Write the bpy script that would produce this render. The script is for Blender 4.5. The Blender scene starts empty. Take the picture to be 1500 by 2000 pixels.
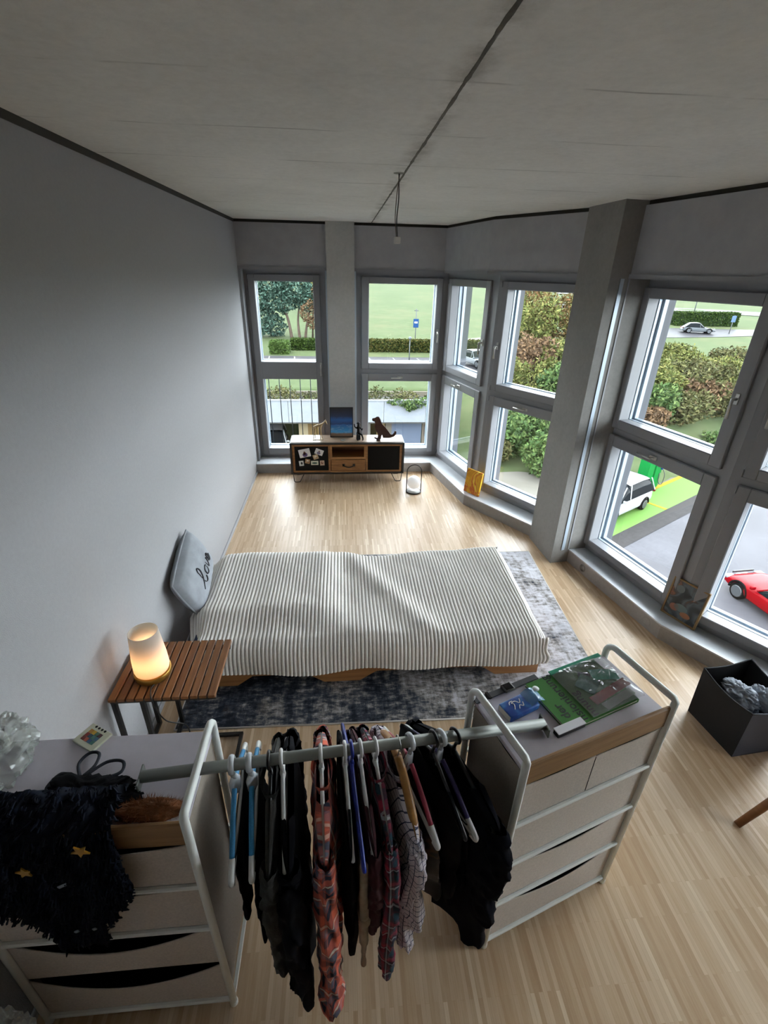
import bpy, bmesh, math, random
import numpy as np
from mathutils import Vector, Matrix, Euler, noise

random.seed(7); rng = np.random.default_rng(7)
S = bpy.context.scene
COL = S.collection
PI = math.pi

# ------------------------------------------------------------------ camera
cam = bpy.data.objects.new('camera', bpy.data.cameras.new('camera')); COL.objects.link(cam)
R = [[0.99648, -0.01716, 0.08200], [-0.08091, -0.45077, 0.88896], [0.02171, -0.89247, -0.45058]]
cam.matrix_world = Matrix(((R[0][0], -R[0][1], -R[0][2], 0), (R[1][0], -R[1][1], -R[1][2], 0),
                           (R[2][0], -R[2][1], -R[2][2], 2.4), (0, 0, 0, 1)))
cam.data.sensor_width = 36; cam.data.sensor_fit = 'AUTO'; cam.data.lens = 934 / 2000 * 36
cam.data.clip_start = 0.02; cam.data.clip_end = 2000
S.camera = cam
# ------------------------------------------------------------------ sky (even overcast) and exposure
W = bpy.data.worlds.new('overcast_sky'); S.world = W; W.use_nodes = True
bgn = W.node_tree.nodes['Background']
bgn.inputs[0].default_value = (0.875, 0.93, 1.0, 1); bgn.inputs[1].default_value = 18.5
S.view_settings.view_transform = 'Standard'; S.view_settings.look = 'None'
S.view_settings.gamma = 1; S.view_settings.use_curve_mapping = False
S.view_settings.exposure = 0.0
S.cycles.max_bounces = 10; S.cycles.diffuse_bounces = 6; S.cycles.transparent_max_bounces = 24
S.cycles.sample_clamp_indirect = 8.0
S.cycles.caustics_reflective = False; S.cycles.caustics_refractive = False

# ------------------------------------------------------------------ materials
ALB = 1.0     # reflectance scale: 1 indoors, lower outdoors, dimming every colour there against the bright sky
def L(h):
    h = h.lstrip('#'); v = [int(h[i:i + 2], 16) / 255 for i in (0, 2, 4)]
    v = tuple(c / 12.92 if c <= .04045 else ((c + .055) / 1.055) ** 2.4 for c in v)
    return tuple(c * ALB for c in v) + (1,)
MATS = {}
class NT:
    def __init__(s, name):
        s.m = bpy.data.materials.new(name); s.m.use_nodes = True
        s.t = s.m.node_tree; s.p = s.t.nodes['Principled BSDF']; s.out = s.t.nodes['Material Output']
        if ALB < 1: s.p.inputs['Specular IOR Level'].default_value = .03     # rough outdoor ground, bark and leaves
    def n(s, typ, **kw):
        nd = s.t.nodes.new('ShaderNode' + typ)
        for k, v in kw.items():
            if k.startswith('i_'):
                key = k[2:]; key = int(key) if key.isdigit() else key.replace('_', ' ')
                nd.inputs[key].default_value = v
            else: setattr(nd, k, v)
        return nd
    def l(s, a, b): s.t.links.new(a, b)
    def math(s, op, a, b=None, c=None):
        nd = s.n('Math', operation=op)
        for i, x in enumerate((a, b, c)):
            if x is None: continue
            if isinstance(x, (int, float)): nd.inputs[i].default_value = x
            else: s.l(x, nd.inputs[i])
        return nd.outputs[0]
    def mix(s, f, a, b, bt='MIX'):
        nd = s.n('MixRGB', blend_type=bt)
        for i, x in enumerate((f, a, b)):
            if isinstance(x, (int, float)): nd.inputs[i].default_value = x
            elif isinstance(x, tuple): nd.inputs[i].default_value = x
            else: s.l(x, nd.inputs[i])
        return nd.outputs[0]
    def ramp(s, f, stops, interp='LINEAR'):
        nd = s.n('ValToRGB'); cr = nd.color_ramp; cr.interpolation = interp
        while len(cr.elements) < len(stops): cr.elements.new(.5)
        for e, (p, c) in zip(cr.elements, stops): e.position = p; e.color = c
        s.l(f, nd.inputs[0]); return nd.outputs[0]
    def coord(s, kind='Object', scale=(1, 1, 1), rot=(0, 0, 0)):
        tc = s.n('TexCoord'); mp = s.n('Mapping'); mp.inputs['Scale'].default_value = scale
        mp.inputs['Rotation'].default_value = rot
        s.l(tc.outputs[kind], mp.inputs[0]); return mp.outputs[0]
    def noise(s, vec, scale, detail=4, rough=.55):
        nd = s.n('TexNoise'); nd.inputs['Scale'].default_value = scale
        nd.inputs['Detail'].default_value = detail; nd.inputs['Roughness'].default_value = rough
        if vec is not None: s.l(vec, nd.inputs['Vector'])
        return nd.outputs[0]
    def bump(s, h, strength=.2, dist=.01):
        b = s.n('Bump'); b.inputs['Strength'].default_value = strength; b.inputs['Distance'].default_value = dist
        s.l(h, b.inputs['Height']); s.l(b.outputs[0], s.p.inputs['Normal'])
    def col(s, c):
        if isinstance(c, tuple): s.p.inputs['Base Color'].default_value = c
        else: s.l(c, s.p.inputs['Base Color'])

def plain(name, col, rough=.5, metal=0, var=0, vs=30, bump=0, bs=200, bd=.002, spec=None):
    if name in MATS: return MATS[name]
    t = NT(name); c = L(col) if isinstance(col, str) else col
    t.p.inputs['Roughness'].default_value = rough; t.p.inputs['Metallic'].default_value = metal
    if spec is not None: t.p.inputs['Specular IOR Level'].default_value = spec
    if var:
        f = t.noise(t.coord(), vs)
        a = tuple(min(1, x * (1 + var)) for x in c[:3]) + (1,); b = tuple(x * (1 - var) for x in c[:3]) + (1,)
        t.col(t.ramp(f, [(.3, b), (.7, a)]))
    else: t.col(c)
    if bump: t.bump(t.noise(t.coord(), bs, 3), bump, bd)
    MATS[name] = t.m; return t.m

def m_concrete(name, base, dark, seams=False):
    t = NT(name); co = t.coord()
    f1 = t.noise(co, 1.3, 6, .65); f2 = t.noise(co, 30, 5, .7)
    c = t.ramp(f1, [(.3, L(dark)), (.7, L(base))])
    c = t.mix(.35, c, t.ramp(f2, [(.3, L(dark)), (.65, L(base))]))
    if seams:
        sx = t.n('SeparateXYZ'); t.l(co, sx.inputs[0])
        wob = t.math('MULTIPLY', t.math('SUBTRACT', t.noise(co, 2.2, 3), .5), .05)
        y = t.math('ADD', sx.outputs[1], wob)
        fr = t.math('ABSOLUTE', t.math('SUBTRACT', t.math('FRACT', t.math('DIVIDE', t.math('ADD', y, .10), .585)), .5))
        ln = t.math('MULTIPLY', t.math('SUBTRACT', .016, t.math('SUBTRACT', .5, fr)), 70)
        ln = t.math('MINIMUM', t.math('MAXIMUM', ln, 0), 1)
        ln = t.math('MULTIPLY', ln, t.math('MAXIMUM', 0, t.math('MULTIPLY', t.math('SUBTRACT', t.noise(t.coord(scale=(1.6, 4, 1)), 1.7, 4), .43), 4)))
        c = t.mix(t.math('MINIMUM', t.math('MULTIPLY', ln, .75), .7), c, L('#55534e'))
        # rust and water stain beside the slab joint
        d = t.math('ABSOLUTE', t.math('SUBTRACT', sx.outputs[0], .345))
        st = t.math('MULTIPLY', t.math('MAXIMUM', 0, t.math('SUBTRACT', .07, d)), 12)
        st = t.math('MULTIPLY', st, t.math('MAXIMUM', 0, t.math('SUBTRACT', t.noise(co, 4.5, 6, .7), .42)))
        c = t.mix(t.math('MINIMUM', t.math('MULTIPLY', st, 3.5), .45), c, L('#5d5648'))
    t.col(c); t.p.inputs['Roughness'].default_value = .85
    t.bump(t.noise(co, 60, 6, .7), .25, .004)
    MATS[name] = t.m; return t.m

def m_parquet():
    t = NT('industrial_parquet')
    co = t.coord(rot=(0, 0, PI / 2))
    b = t.n('TexBrick'); t.l(co, b.inputs['Vector'])
    b.offset = .37; b.offset_frequency = 2; b.squash = 1
    b.inputs['Scale'].default_value = 1
    b.inputs['Brick Width'].default_value = .31; b.inputs['Row Height'].default_value = .0165
    b.inputs['Mortar Size'].default_value = .0006; b.inputs['Bias'].default_value = 0
    b.inputs['Color1'].default_value = (0, 0, 0, 1); b.inputs['Color2'].default_value = (1, 1, 1, 1); b.inputs['Mortar'].default_value = (.2, .2, .2, 1)
    c = t.ramp(b.outputs[0], [(0, L('#ac8b68')), (.35, L('#c0a280')), (.75, L('#ccb193')), (.95, L('#d8bfa2')), (1, L('#ebdabf'))])
    g = t.noise(t.coord(scale=(60, 3, 1)), 3, 5, .6)
    c = t.mix(.25, c, t.ramp(g, [(.3, L('#a88762')), (.7, L('#ddc6a8'))]))
    big = t.noise(t.coord(scale=(1, .25, 1)), 3.5, 3)
    c = t.mix(.18, c, t.ramp(big, [(.35, L('#ae8a62')), (.65, L('#d6c0a4'))]))
    t.col(c); t.p.inputs['Roughness'].default_value = .38
    MATS['parquet'] = t.m; return t.m

def m_wood(name, a, b, scale=(3, 40, 40), rough=.55, per=True):
    if name in MATS: return MATS[name]
    t = NT(name); f = t.noise(t.coord(scale=scale), 1.5, 6, .6)
    c = t.ramp(f, [(.3, L(a)), (.7, L(b))])
    if per:
        oi = t.n('ObjectInfo'); c = t.mix(.35, c, t.ramp(oi.outputs['Random'], [(0, L(a)), (1, L(b))]))
    t.col(c); t.p.inputs['Roughness'].default_value = rough; t.bump(f, .15, .002)
    MATS[name] = t.m; return t.m

def m_leaf(name, cols, rough=.7):
    if name in MATS: return MATS[name]
    t = NT(name); g = t.n('NewGeometry')
    k = len(cols)
    c = t.ramp(g.outputs['Random Per Island'], [(i / max(1, k - 1), L(x)) for i, x in enumerate(cols)])
    t.col(c); t.p.inputs['Roughness'].default_value = rough
    MATS[name] = t.m; return t.m

def m_glass():
    t = NT('window_glass'); t.t.nodes.remove(t.p)
    tr = t.n('BsdfTransparent'); tr.inputs[0].default_value = (.95, .97, .96, 1)
    gl = t.n('BsdfGlossy'); gl.inputs['Roughness'].default_value = .01
    fr = t.n('Fresnel'); fr.inputs[0].default_value = 1.5; ge = t.n('NewGeometry')
    ff = t.math('MULTIPLY', fr.outputs[0], t.math('SUBTRACT', 1.0, ge.outputs['Backfacing']))   # only the outer surface mirrors
    mx = t.n('MixShader'); t.l(ff, mx.inputs[0]); t.l(tr.outputs[0], mx.inputs[1]); t.l(gl.outputs[0], mx.inputs[2])
    t.l(mx.outputs[0], t.out.inputs[0]); MATS['glass'] = t.m; return t.m

def m_film(name, col, opac=.35, rough=.15):
    if name in MATS: return MATS[name]
    t = NT(name); t.t.nodes.remove(t.p)
    tr = t.n('BsdfTransparent'); gl = t.n('BsdfGlossy'); gl.inputs['Roughness'].default_value = rough
    df = t.n('BsdfDiffuse'); df.inputs[0].default_value = L(col)
    m1 = t.n('MixShader'); m1.inputs[0].default_value = opac
    t.l(tr.outputs[0], m1.inputs[1]); t.l(df.outputs[0], m1.inputs[2])
    lw = t.n('LayerWeight'); lw.inputs[0].default_value = .35
    f = t.math('MULTIPLY', lw.outputs['Fresnel'], .7)
    m2 = t.n('MixShader'); t.l(f, m2.inputs[0]); t.l(m1.outputs[0], m2.inputs[1]); t.l(gl.outputs[0], m2.inputs[2])
    t.l(m2.outputs[0], t.out.inputs[0]); MATS[name] = t.m; return t.m

def m_plaid(name, base, bands, thin=None, su=.06, sv=.06):
    """woven check: bands = [(offset, width, colour)], crossing in u and v"""
    t = NT(name); tc = t.n('TexCoord'); sx = t.n('SeparateXYZ'); t.l(tc.outputs['UV'], sx.inputs[0])
    cs_ = []; ms_ = []
    for ax, per in ((0, su), (1, sv)):
        c = L(base); fr = t.math('FRACT', t.math('DIVIDE', sx.outputs[ax], per))
        for off, w, colr in bands:
            msk = t.math('LESS_THAN', t.math('ABSOLUTE', t.math('SUBTRACT', fr, off)), w / 2)
            c = t.mix(msk, c, L(colr))
        cs_.append(c); ms_.append(msk)
    c = t.mix(.5, cs_[0], cs_[1]) if len(bands) > 1 else t.mix(t.math('MAXIMUM', ms_[0], ms_[1]), L(base), L(bands[0][2]))
    t.col(c); t.p.inputs['Roughness'].default_value = .9
    MATS[name] = t.m; return t.m

def m_rug():
    t = NT('distressed_rug'); co = t.coord()
    sx = t.n('SeparateXYZ'); t.l(co, sx.inputs[0])
    big = t.noise(co, 1.6, 7, .7); fine = t.noise(t.coord(scale=(1, 2.5, 1)), 14, 6, .75); st = t.noise(t.coord(scale=(3, .6, 1)), 5, 6, .75)
    gx = t.math('MULTIPLY', t.math('ADD', sx.outputs[0], -.25), .17)
    v = t.math('ADD', t.math('ADD', t.math('MULTIPLY', big, 1.5), t.math('MULTIPLY', fine, 1.2)), t.math('MULTIPLY', st, .9))
    v = t.math('ADD', t.math('SUBTRACT', v, 1.35), gx)
    c = t.ramp(v, [(.1, L('#23262e')), (.28, L('#454a54')), (.40, L('#7d7a78')), (.50, L('#a19d9c')), (.62, L('#c4c2c8')), (.8, L('#dadae0'))])
    blu = t.noise(co, 2.3, 5, .7)
    c = t.mix(t.math('MULTIPLY', t.math('MAXIMUM', 0, t.math('SUBTRACT', blu, .54)), 2.2), c, L('#3c4d66'))
    c = t.mix(t.math('MULTIPLY', t.math('MAXIMUM', 0, t.math('SUBTRACT', t.noise(co, 3.1, 5, .7), .57)), 1.6), c, L('#8b7a63'))
    t.col(c); t.p.inputs['Roughness'].default_value = .95; t.p.inputs['Specular IOR Level'].default_value = .1
    t.bump(fine, .3, .004)
    MATS['rug'] = t.m; return t.m

# ------------------------------------------------------------------ mesh builder
WM = {}
class MB:
    def __init__(s): s.v = []; s.f = []; s.uv = {}; s.sm = []
    def add(s, vs, fs, smooth=False, uvs=None):
        o = len(s.v); s.v += [tuple(v) for v in vs]
        for i, f in enumerate(fs):
            if uvs is not None: s.uv[len(s.f)] = [uvs[j] for j in f]
            s.f.append(tuple(j + o for j in f)); s.sm.append(smooth)
        return s
    def box(s, c, d, rot=None, bev=0, seg=1):
        bm = bmesh.new(); bmesh.ops.create_cube(bm, size=1)
        for v in bm.verts: v.co = Vector((v.co.x * d[0], v.co.y * d[1], v.co.z * d[2]))
        if bev: bmesh.ops.bevel(bm, geom=bm.edges[:], offset=min(bev, min(d) * .45), segments=seg, affect='EDGES', profile=.6)
        M = Matrix.Translation(c) @ (rot.to_matrix().to_4x4() if isinstance(rot, Euler) else (rot.to_4x4() if rot is not None else Matrix.Identity(4)))
        bm.verts.index_update()
        s.add([M @ v.co for v in bm.verts], [[v.index for v in f.verts] for f in bm.faces], seg > 1); bm.free(); return s
    def bar(s, p0, p1, w, h, up=(0, 0, 1), bev=0):
        p0, p1 = Vector(p0), Vector(p1); z = (p1 - p0); ln = z.length; z.normalize()
        x = z.cross(Vector(up)); x = x.normalized() if x.length > 1e-4 else Vector((1, 0, 0)); y = z.cross(x)
        M = Matrix((x, y, z)).transposed(); return s.box((p0 + p1) / 2, (w, h, ln), M, bev)
    def tube(s, path, r, seg=8, closed=False, cap=True, flat=None, up=(0, 0, 1)):
        P = [Vector(p) for p in path]; n = len(P); rings = []
        prev = None; vs = []
        for i in range(n):
            a = P[(i - 1) % n] if (closed or i > 0) else P[0]; b = P[(i + 1) % n] if (closed or i < n - 1) else P[-1]
            t = (b - a).normalized()
            if prev is None:
                x = t.cross(Vector(up)); x = x.normalized() if x.length > 1e-3 else t.orthogonal().normalized()
            else:
                x = prev - t * prev.dot(t); x = x.normalized() if x.length > 1e-5 else t.orthogonal().normalized()
            prev = x; y = t.cross(x); rr = r[i] if isinstance(r, (list, tuple)) else r
            fy = flat if flat else 1
            for k in range(seg):
                an = 2 * PI * k / seg; vs.append(P[i] + x * math.cos(an) * rr + y * math.sin(an) * rr * fy)
        fs = []
        for i in range(n if closed else n - 1):
            for k in range(seg):
                j = (i + 1) % n; fs.append((i * seg + k, i * seg + (k + 1) % seg, j * seg + (k + 1) % seg, j * seg + k))
        if cap and not closed: fs += [tuple(range(seg))[::-1], tuple((n - 1) * seg + k for k in range(seg))]
        return s.add(vs, fs, True)
    def lathe(s, prof, c=(0, 0, 0), seg=24, smooth=True, rot=None):
        vs = []; c = Vector(c)
        for r, z in prof:
            for k in range(seg):
                a = 2 * PI * k / seg; p = Vector((r * math.cos(a), r * math.sin(a), z))
                vs.append((rot @ p if rot is not None else p) + c)
        fs = []
        for i in range(len(prof) - 1):
            for k in range(seg): fs.append((i * seg + k, i * seg + (k + 1) % seg, (i + 1) * seg + (k + 1) % seg, (i + 1) * seg + k))
        if prof[0][0] > 1e-5: fs.append(tuple(range(seg))[::-1])
        if prof[-1][0] > 1e-5: fs.append(tuple((len(prof) - 1) * seg + k for k in range(seg)))
        return s.add(vs, fs, smooth)
    def prism(s, poly, z0, z1, M=None):
        n = len(poly); vs = [Vector((x, y, z0)) for x, y in poly] + [Vector((x, y, z1)) for x, y in poly]
        if M is not None: vs = [M @ v for v in vs]
        fs = [tuple(range(n))[::-1], tuple(range(n, 2 * n))] + [(i, (i + 1) % n, n + (i + 1) % n, n + i) for i in range(n)]
        return s.add(vs, fs)
    def grid(s, fn, nu, nv, smooth=True, closeu=False):
        vs = []; uv = []
        for j in range(nv):
            for i in range(nu):
                r = fn(i / (nu if closeu else nu - 1), j / (nv - 1))
                if len(r) == 2: vs.append(r[0]); uv.append(r[1])
                else: vs.append(r); uv.append((i / max(1, nu - 1), j / (nv - 1)))
        fs = []
        for j in range(nv - 1):
            for i in range(nu if closeu else nu - 1):
                i2 = (i + 1) % nu; fs.append((j * nu + i, j * nu + i2, (j + 1) * nu + i2, (j + 1) * nu + i))
        return s.add(vs, fs, smooth, uv)
    def ball(s, c, r, seg=16, rings=10, sc=(1, 1, 1), fn=None):
        vs = []; c = Vector(c)
        for j in range(rings + 1):
            th = PI * j / rings
            for i in range(seg):
                ph = 2 * PI * i / seg
                u = Vector((math.sin(th) * math.cos(ph), math.sin(th) * math.sin(ph), math.cos(th)))
                d = Vector((u.x * sc[0], u.y * sc[1], u.z * sc[2])); vs.append(c + d * r * (fn(u) if fn else 1))
        fs = [(j * seg + i, (j + 1) * seg + i, (j + 1) * seg + (i + 1) % seg, j * seg + (i + 1) % seg) for j in range(rings) for i in range(seg)]
        return s.add(vs, fs, True)
    def build(s, name, mat, parent=None, kind=None, local=False, label=None):
        vs = s.v
        if parent is not None and not local:
            Mi = WM[parent].inverted(); vs = [Mi @ Vector(v) for v in vs]
        me = bpy.data.meshes.new(name); me.from_pydata([tuple(v) for v in vs], [], s.f); 
        me.polygons.foreach_set('use_smooth', s.sm)
        if s.uv:
            ul = me.uv_layers.new(name='UVMap')
            for fi, p in enumerate(me.polygons):
                if fi in s.uv:
                    for li, u in zip(p.loop_indices, s.uv[fi]): ul.data[li].uv = u
        me.validate(); me.materials.append(mat)
        o = bpy.data.objects.new(name, me); COL.objects.link(o)
        if parent is not None: o.parent = parent; WM[o] = WM[parent].copy()
        else: WM[o] = Matrix.Identity(4)
        if kind: o['kind'] = kind
        if label: o['label'] = label
        return o
def tag(o, label, cat, group=None):
    o['label'] = label; o['category'] = cat
    if group: o['group'] = group
    return o
def thing(name, label, cat, loc=(0, 0, 0), rz=0, group=None, rot=None):
    o = bpy.data.objects.new(name, None); COL.objects.link(o); o.empty_display_size = .05
    e = rot if rot is not None else Euler((0, 0, rz)); o.location = loc; o.rotation_euler = e
    WM[o] = Matrix.Translation(loc) @ e.to_matrix().to_4x4()
    return tag(o, label, cat, group)
def tag_top(o, base):
    """re-centre a single-mesh thing on its base point"""
    b = Vector(base)
    o.data.transform(Matrix.Translation(-b)); o.location = b; WM[o] = Matrix.Translation(b); return o
def struct(o, label=None):
    o['kind'] = 'structure'
    if label: o['label'] = label
    return o
def textobj(txt, size, mat, parent, M, name='lettering', ext=.0004, bold=0):
    cu = bpy.data.curves.new(name, 'FONT'); cu.body = txt; cu.size = size; cu.extrude = ext; cu.offset = bold
    tmp = bpy.data.objects.new(name, cu); COL.objects.link(tmp)
    dg = bpy.context.evaluated_depsgraph_get(); me = bpy.data.meshes.new_from_object(tmp.evaluated_get(dg))
    bpy.data.objects.remove(tmp); me.transform(M); me.materials.clear(); me.materials.append(mat)
    o = bpy.data.objects.new(name, me); COL.objects.link(o); o.parent = parent; return o
def smoothstep(a, b, x):
    t = min(1, max(0, (x - a) / (b - a))); return t * t * (3 - 2 * t)
def catmull(P, n=6, closed=False):
    P = [Vector(p) for p in P]; out = []; m = len(P)
    for i in range(m if closed else m - 1):
        g = (lambda k: P[k % m]) if closed else (lambda k: P[min(max(k, 0), m - 1)])
        a, b, c, d = g(i - 1), g(i), g(i + 1), g(i + 2)
        for k in range(n):
            t = k / n; out.append(.5 * (2 * b + (c - a) * t + (2 * a - 5 * b + 4 * c - d) * t * t + (3 * b - a - 3 * c + d) * t ** 3))
    if not closed: out.append(P[-1])
    return out
def nz(x, y=0, z=0): return noise.noise(Vector((x, y, z)))

M_ceil = m_concrete('ceiling_concrete', '#dcdbd6', '#c0bfba', True)
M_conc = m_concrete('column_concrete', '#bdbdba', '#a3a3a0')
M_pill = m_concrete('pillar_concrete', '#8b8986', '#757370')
M_lint = plain('lintel_plaster', '#9d9da0', .9, var=.06, vs=8, bump=.2, bs=150)
M_kerb = m_concrete('kerb_concrete', '#aaa9a8', '#8f8d8b')
M_sill = plain('lit_sill', '#c6cace', .25, var=.03, vs=10)  # kerb top paler than its sides: light from above put into the colour
M_wall = plain('wall_plaster', '#9f9fa1', .95, var=.025, vs=60, bump=.45, bs=260, bd=.003)
M_frame = plain('window_frame_grey', '#85868a', .45)
M_alu = plain('outer_aluminium', '#a9b6c2', .4, .2)
M_alu2 = plain('facade_cladding', '#4a4d54', .6)
M_steel = plain('brushed_steel', '#b9b8b4', .28, .9)
M_dark = plain('shadow_gap_dark', '#3a3833', .95)  # dark strips painted in for the shade of the gap under the ceiling
M_white = plain('white_metal', '#eceeea', .4)
M_black = plain('black_metal', '#141312', .5)
M_glass_ = m_glass()
M_floor = m_parquet()
M_blackcloth = plain('black_cloth', '#0d0d11', .95, var=.3, vs=60, spec=.15)

# ------------------------------------------------------------------ room shell
HC = 2.86
kerb_in = [(-1.13, 5.92), (1.15, 5.92), (1.37, 4.90), (1.90, 4.11), (2.06, 3.70), (2.30, 2.58), (2.90, 1.62), (3.03, 1.22), (3.27, .12), (3.93, -.90)]
outer = [(-1.13, 6.34), (1.40, 6.34), (1.68, 5.14), (2.30, 4.20), (2.37, 3.76), (2.61, 2.70), (3.25, 1.72), (3.30, 1.28), (3.50, .24), (4.20, -.85)]
flp = kerb_in + [(3.93, -2.6), (-1.13, -2.6)]
struct(MB().prism([(x, y) for x, y in flp][::-1], -.12, 0).build('floor', M_floor))
ceil = bpy.data.objects.new('ceiling', None); COL.objects.link(ceil); WM[ceil] = Matrix.Identity(4); struct(ceil)
MB().box((-.48, 1.9, HC + .11), (1.64, 9.2, .22)).build('ceiling_slab', M_ceil, ceil)
MB().box((2.36, 1.9, HC + .11), (4.02, 9.2, .22)).build('ceiling_slab', M_ceil, ceil)
# crumbly mortar in the joint between the slabs
fz = MB()
def joint(u, v):
    y = -2.5 + 8.7 * v; w = .009 + .006 * nz(y * 9) + .004 * nz(y * 31)
    return (.345 + .004 * nz(y * 4, 3) + (u - .5) * 2 * w, y, HC - .0015 * math.sin(u * PI) + (0.003 if u in (0, 1) else 0))
fz.grid(joint, 5, 400).build('joint_mortar', plain('joint_mortar', '#5a574f', .95, var=.3, vs=25), ceil)
struct(MB().box((-1.23, 1.9, 1.415), (.2, 9.2, 2.83)).build('wall_left', M_wall))
struct(MB().box((-1.14, 1.9, 2.845), (.03, 9.0, .03)).build('trim_1', M_dark))
struct(MB().box((-1.124, 1.68, .02), (.012, 8.48, .04), bev=.003).build('baseboard_left', plain('baseboard_grey', '#9a9ca0', .5)))
struct(MB().box((1.4, -2.7, 1.43), (5.4, .2, 2.86)).build('wall_front', M_wall))
struct(MB().box((4.03, -1.75, 1.43), (.2, 1.9, 2.86)).build('wall_right', M_wall))
def band(a, b, i0, i1, z0, z1, name, mat, parent=None):
    poly = a[i0:i1] + b[i0:i1][::-1]
    return MB().prism(poly[::-1], z0, z1).build(name, mat, parent)
def shift(pl, d):
    out = []
    for i, p in enumerate(pl):
        a = Vector(pl[max(0, i - 1)]); b = Vector(pl[min(len(pl) - 1, i + 1)]); t = (b - a).normalized(); n = Vector((-t.y, t.x)); out.append((p[0] + n.x * d, p[1] + n.y * d))
    return out
k = struct(band(kerb_in, outer, 0, 10, 0, .118, 'trim_2', M_kerb))
sill = band(shift(kerb_in, -.004), outer, 0, 10, .118, .13, 'sill_top', M_sill, k)
# circular air outlets cast in the kerb
for (x, y) in ((2.115, 3.44), (2.275, 2.70)):
    d = Vector((.24, -1.12, 0)).normalized(); n = Vector((d.y, -d.x, 0)); rot = Matrix((d, Vector((0, 0, 1)), n)).transposed()
    MB().lathe([(.036, 0), (.036, .003), (.032, .003), (.032, 0)], Vector((x, y, .06)) + n * .0 , 24, rot=rot).build('air_outlet', M_kerb, k)
# walls over the windows
lint_in = shift(kerb_in, -.012); lint_in[0] = (-1.13, 6.03); lint_in[1] = (1.18, 6.03); lint_in[2] = (1.39, 4.95)
wb = struct(band(lint_in, outer, 0, 2, 2.40, 2.832, 'wall_back', M_lint))
wr = struct(band(lint_in, outer, 1, 10, 2.40, 2.832, 'wall_right_lintel', M_lint))
struct(band(shift(lint_in, .02), outer, 0, 10, 2.832, 2.862, 'trim_3', M_dark))
struct(band(shift(lint_in, -.012), lint_in, 0, 3, 2.385, 2.415, 'trim_4', M_frame))
struct(band(shift(lint_in, -.012), lint_in, 2, 4, 2.385, 2.415, 'trim_5', M_frame))
struct(band(shift(lint_in, -.012), lint_in, 4, 10, 2.385, 2.415, 'trim_6', M_frame))
# columns
def column(poly, label, mat=None):
    o = MB().prism(poly[::-1], 0, 2.862).build('concrete_column', mat or M_pill); struct(o, label); return o
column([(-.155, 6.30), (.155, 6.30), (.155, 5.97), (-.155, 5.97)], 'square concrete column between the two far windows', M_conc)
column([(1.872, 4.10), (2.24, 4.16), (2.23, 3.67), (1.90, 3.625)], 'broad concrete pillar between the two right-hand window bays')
column([(2.86, 1.66), (3.2, 1.72), (3.22, 1.22), (2.9, 1.18)], 'concrete pillar beyond the right edge of the picture')

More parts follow.
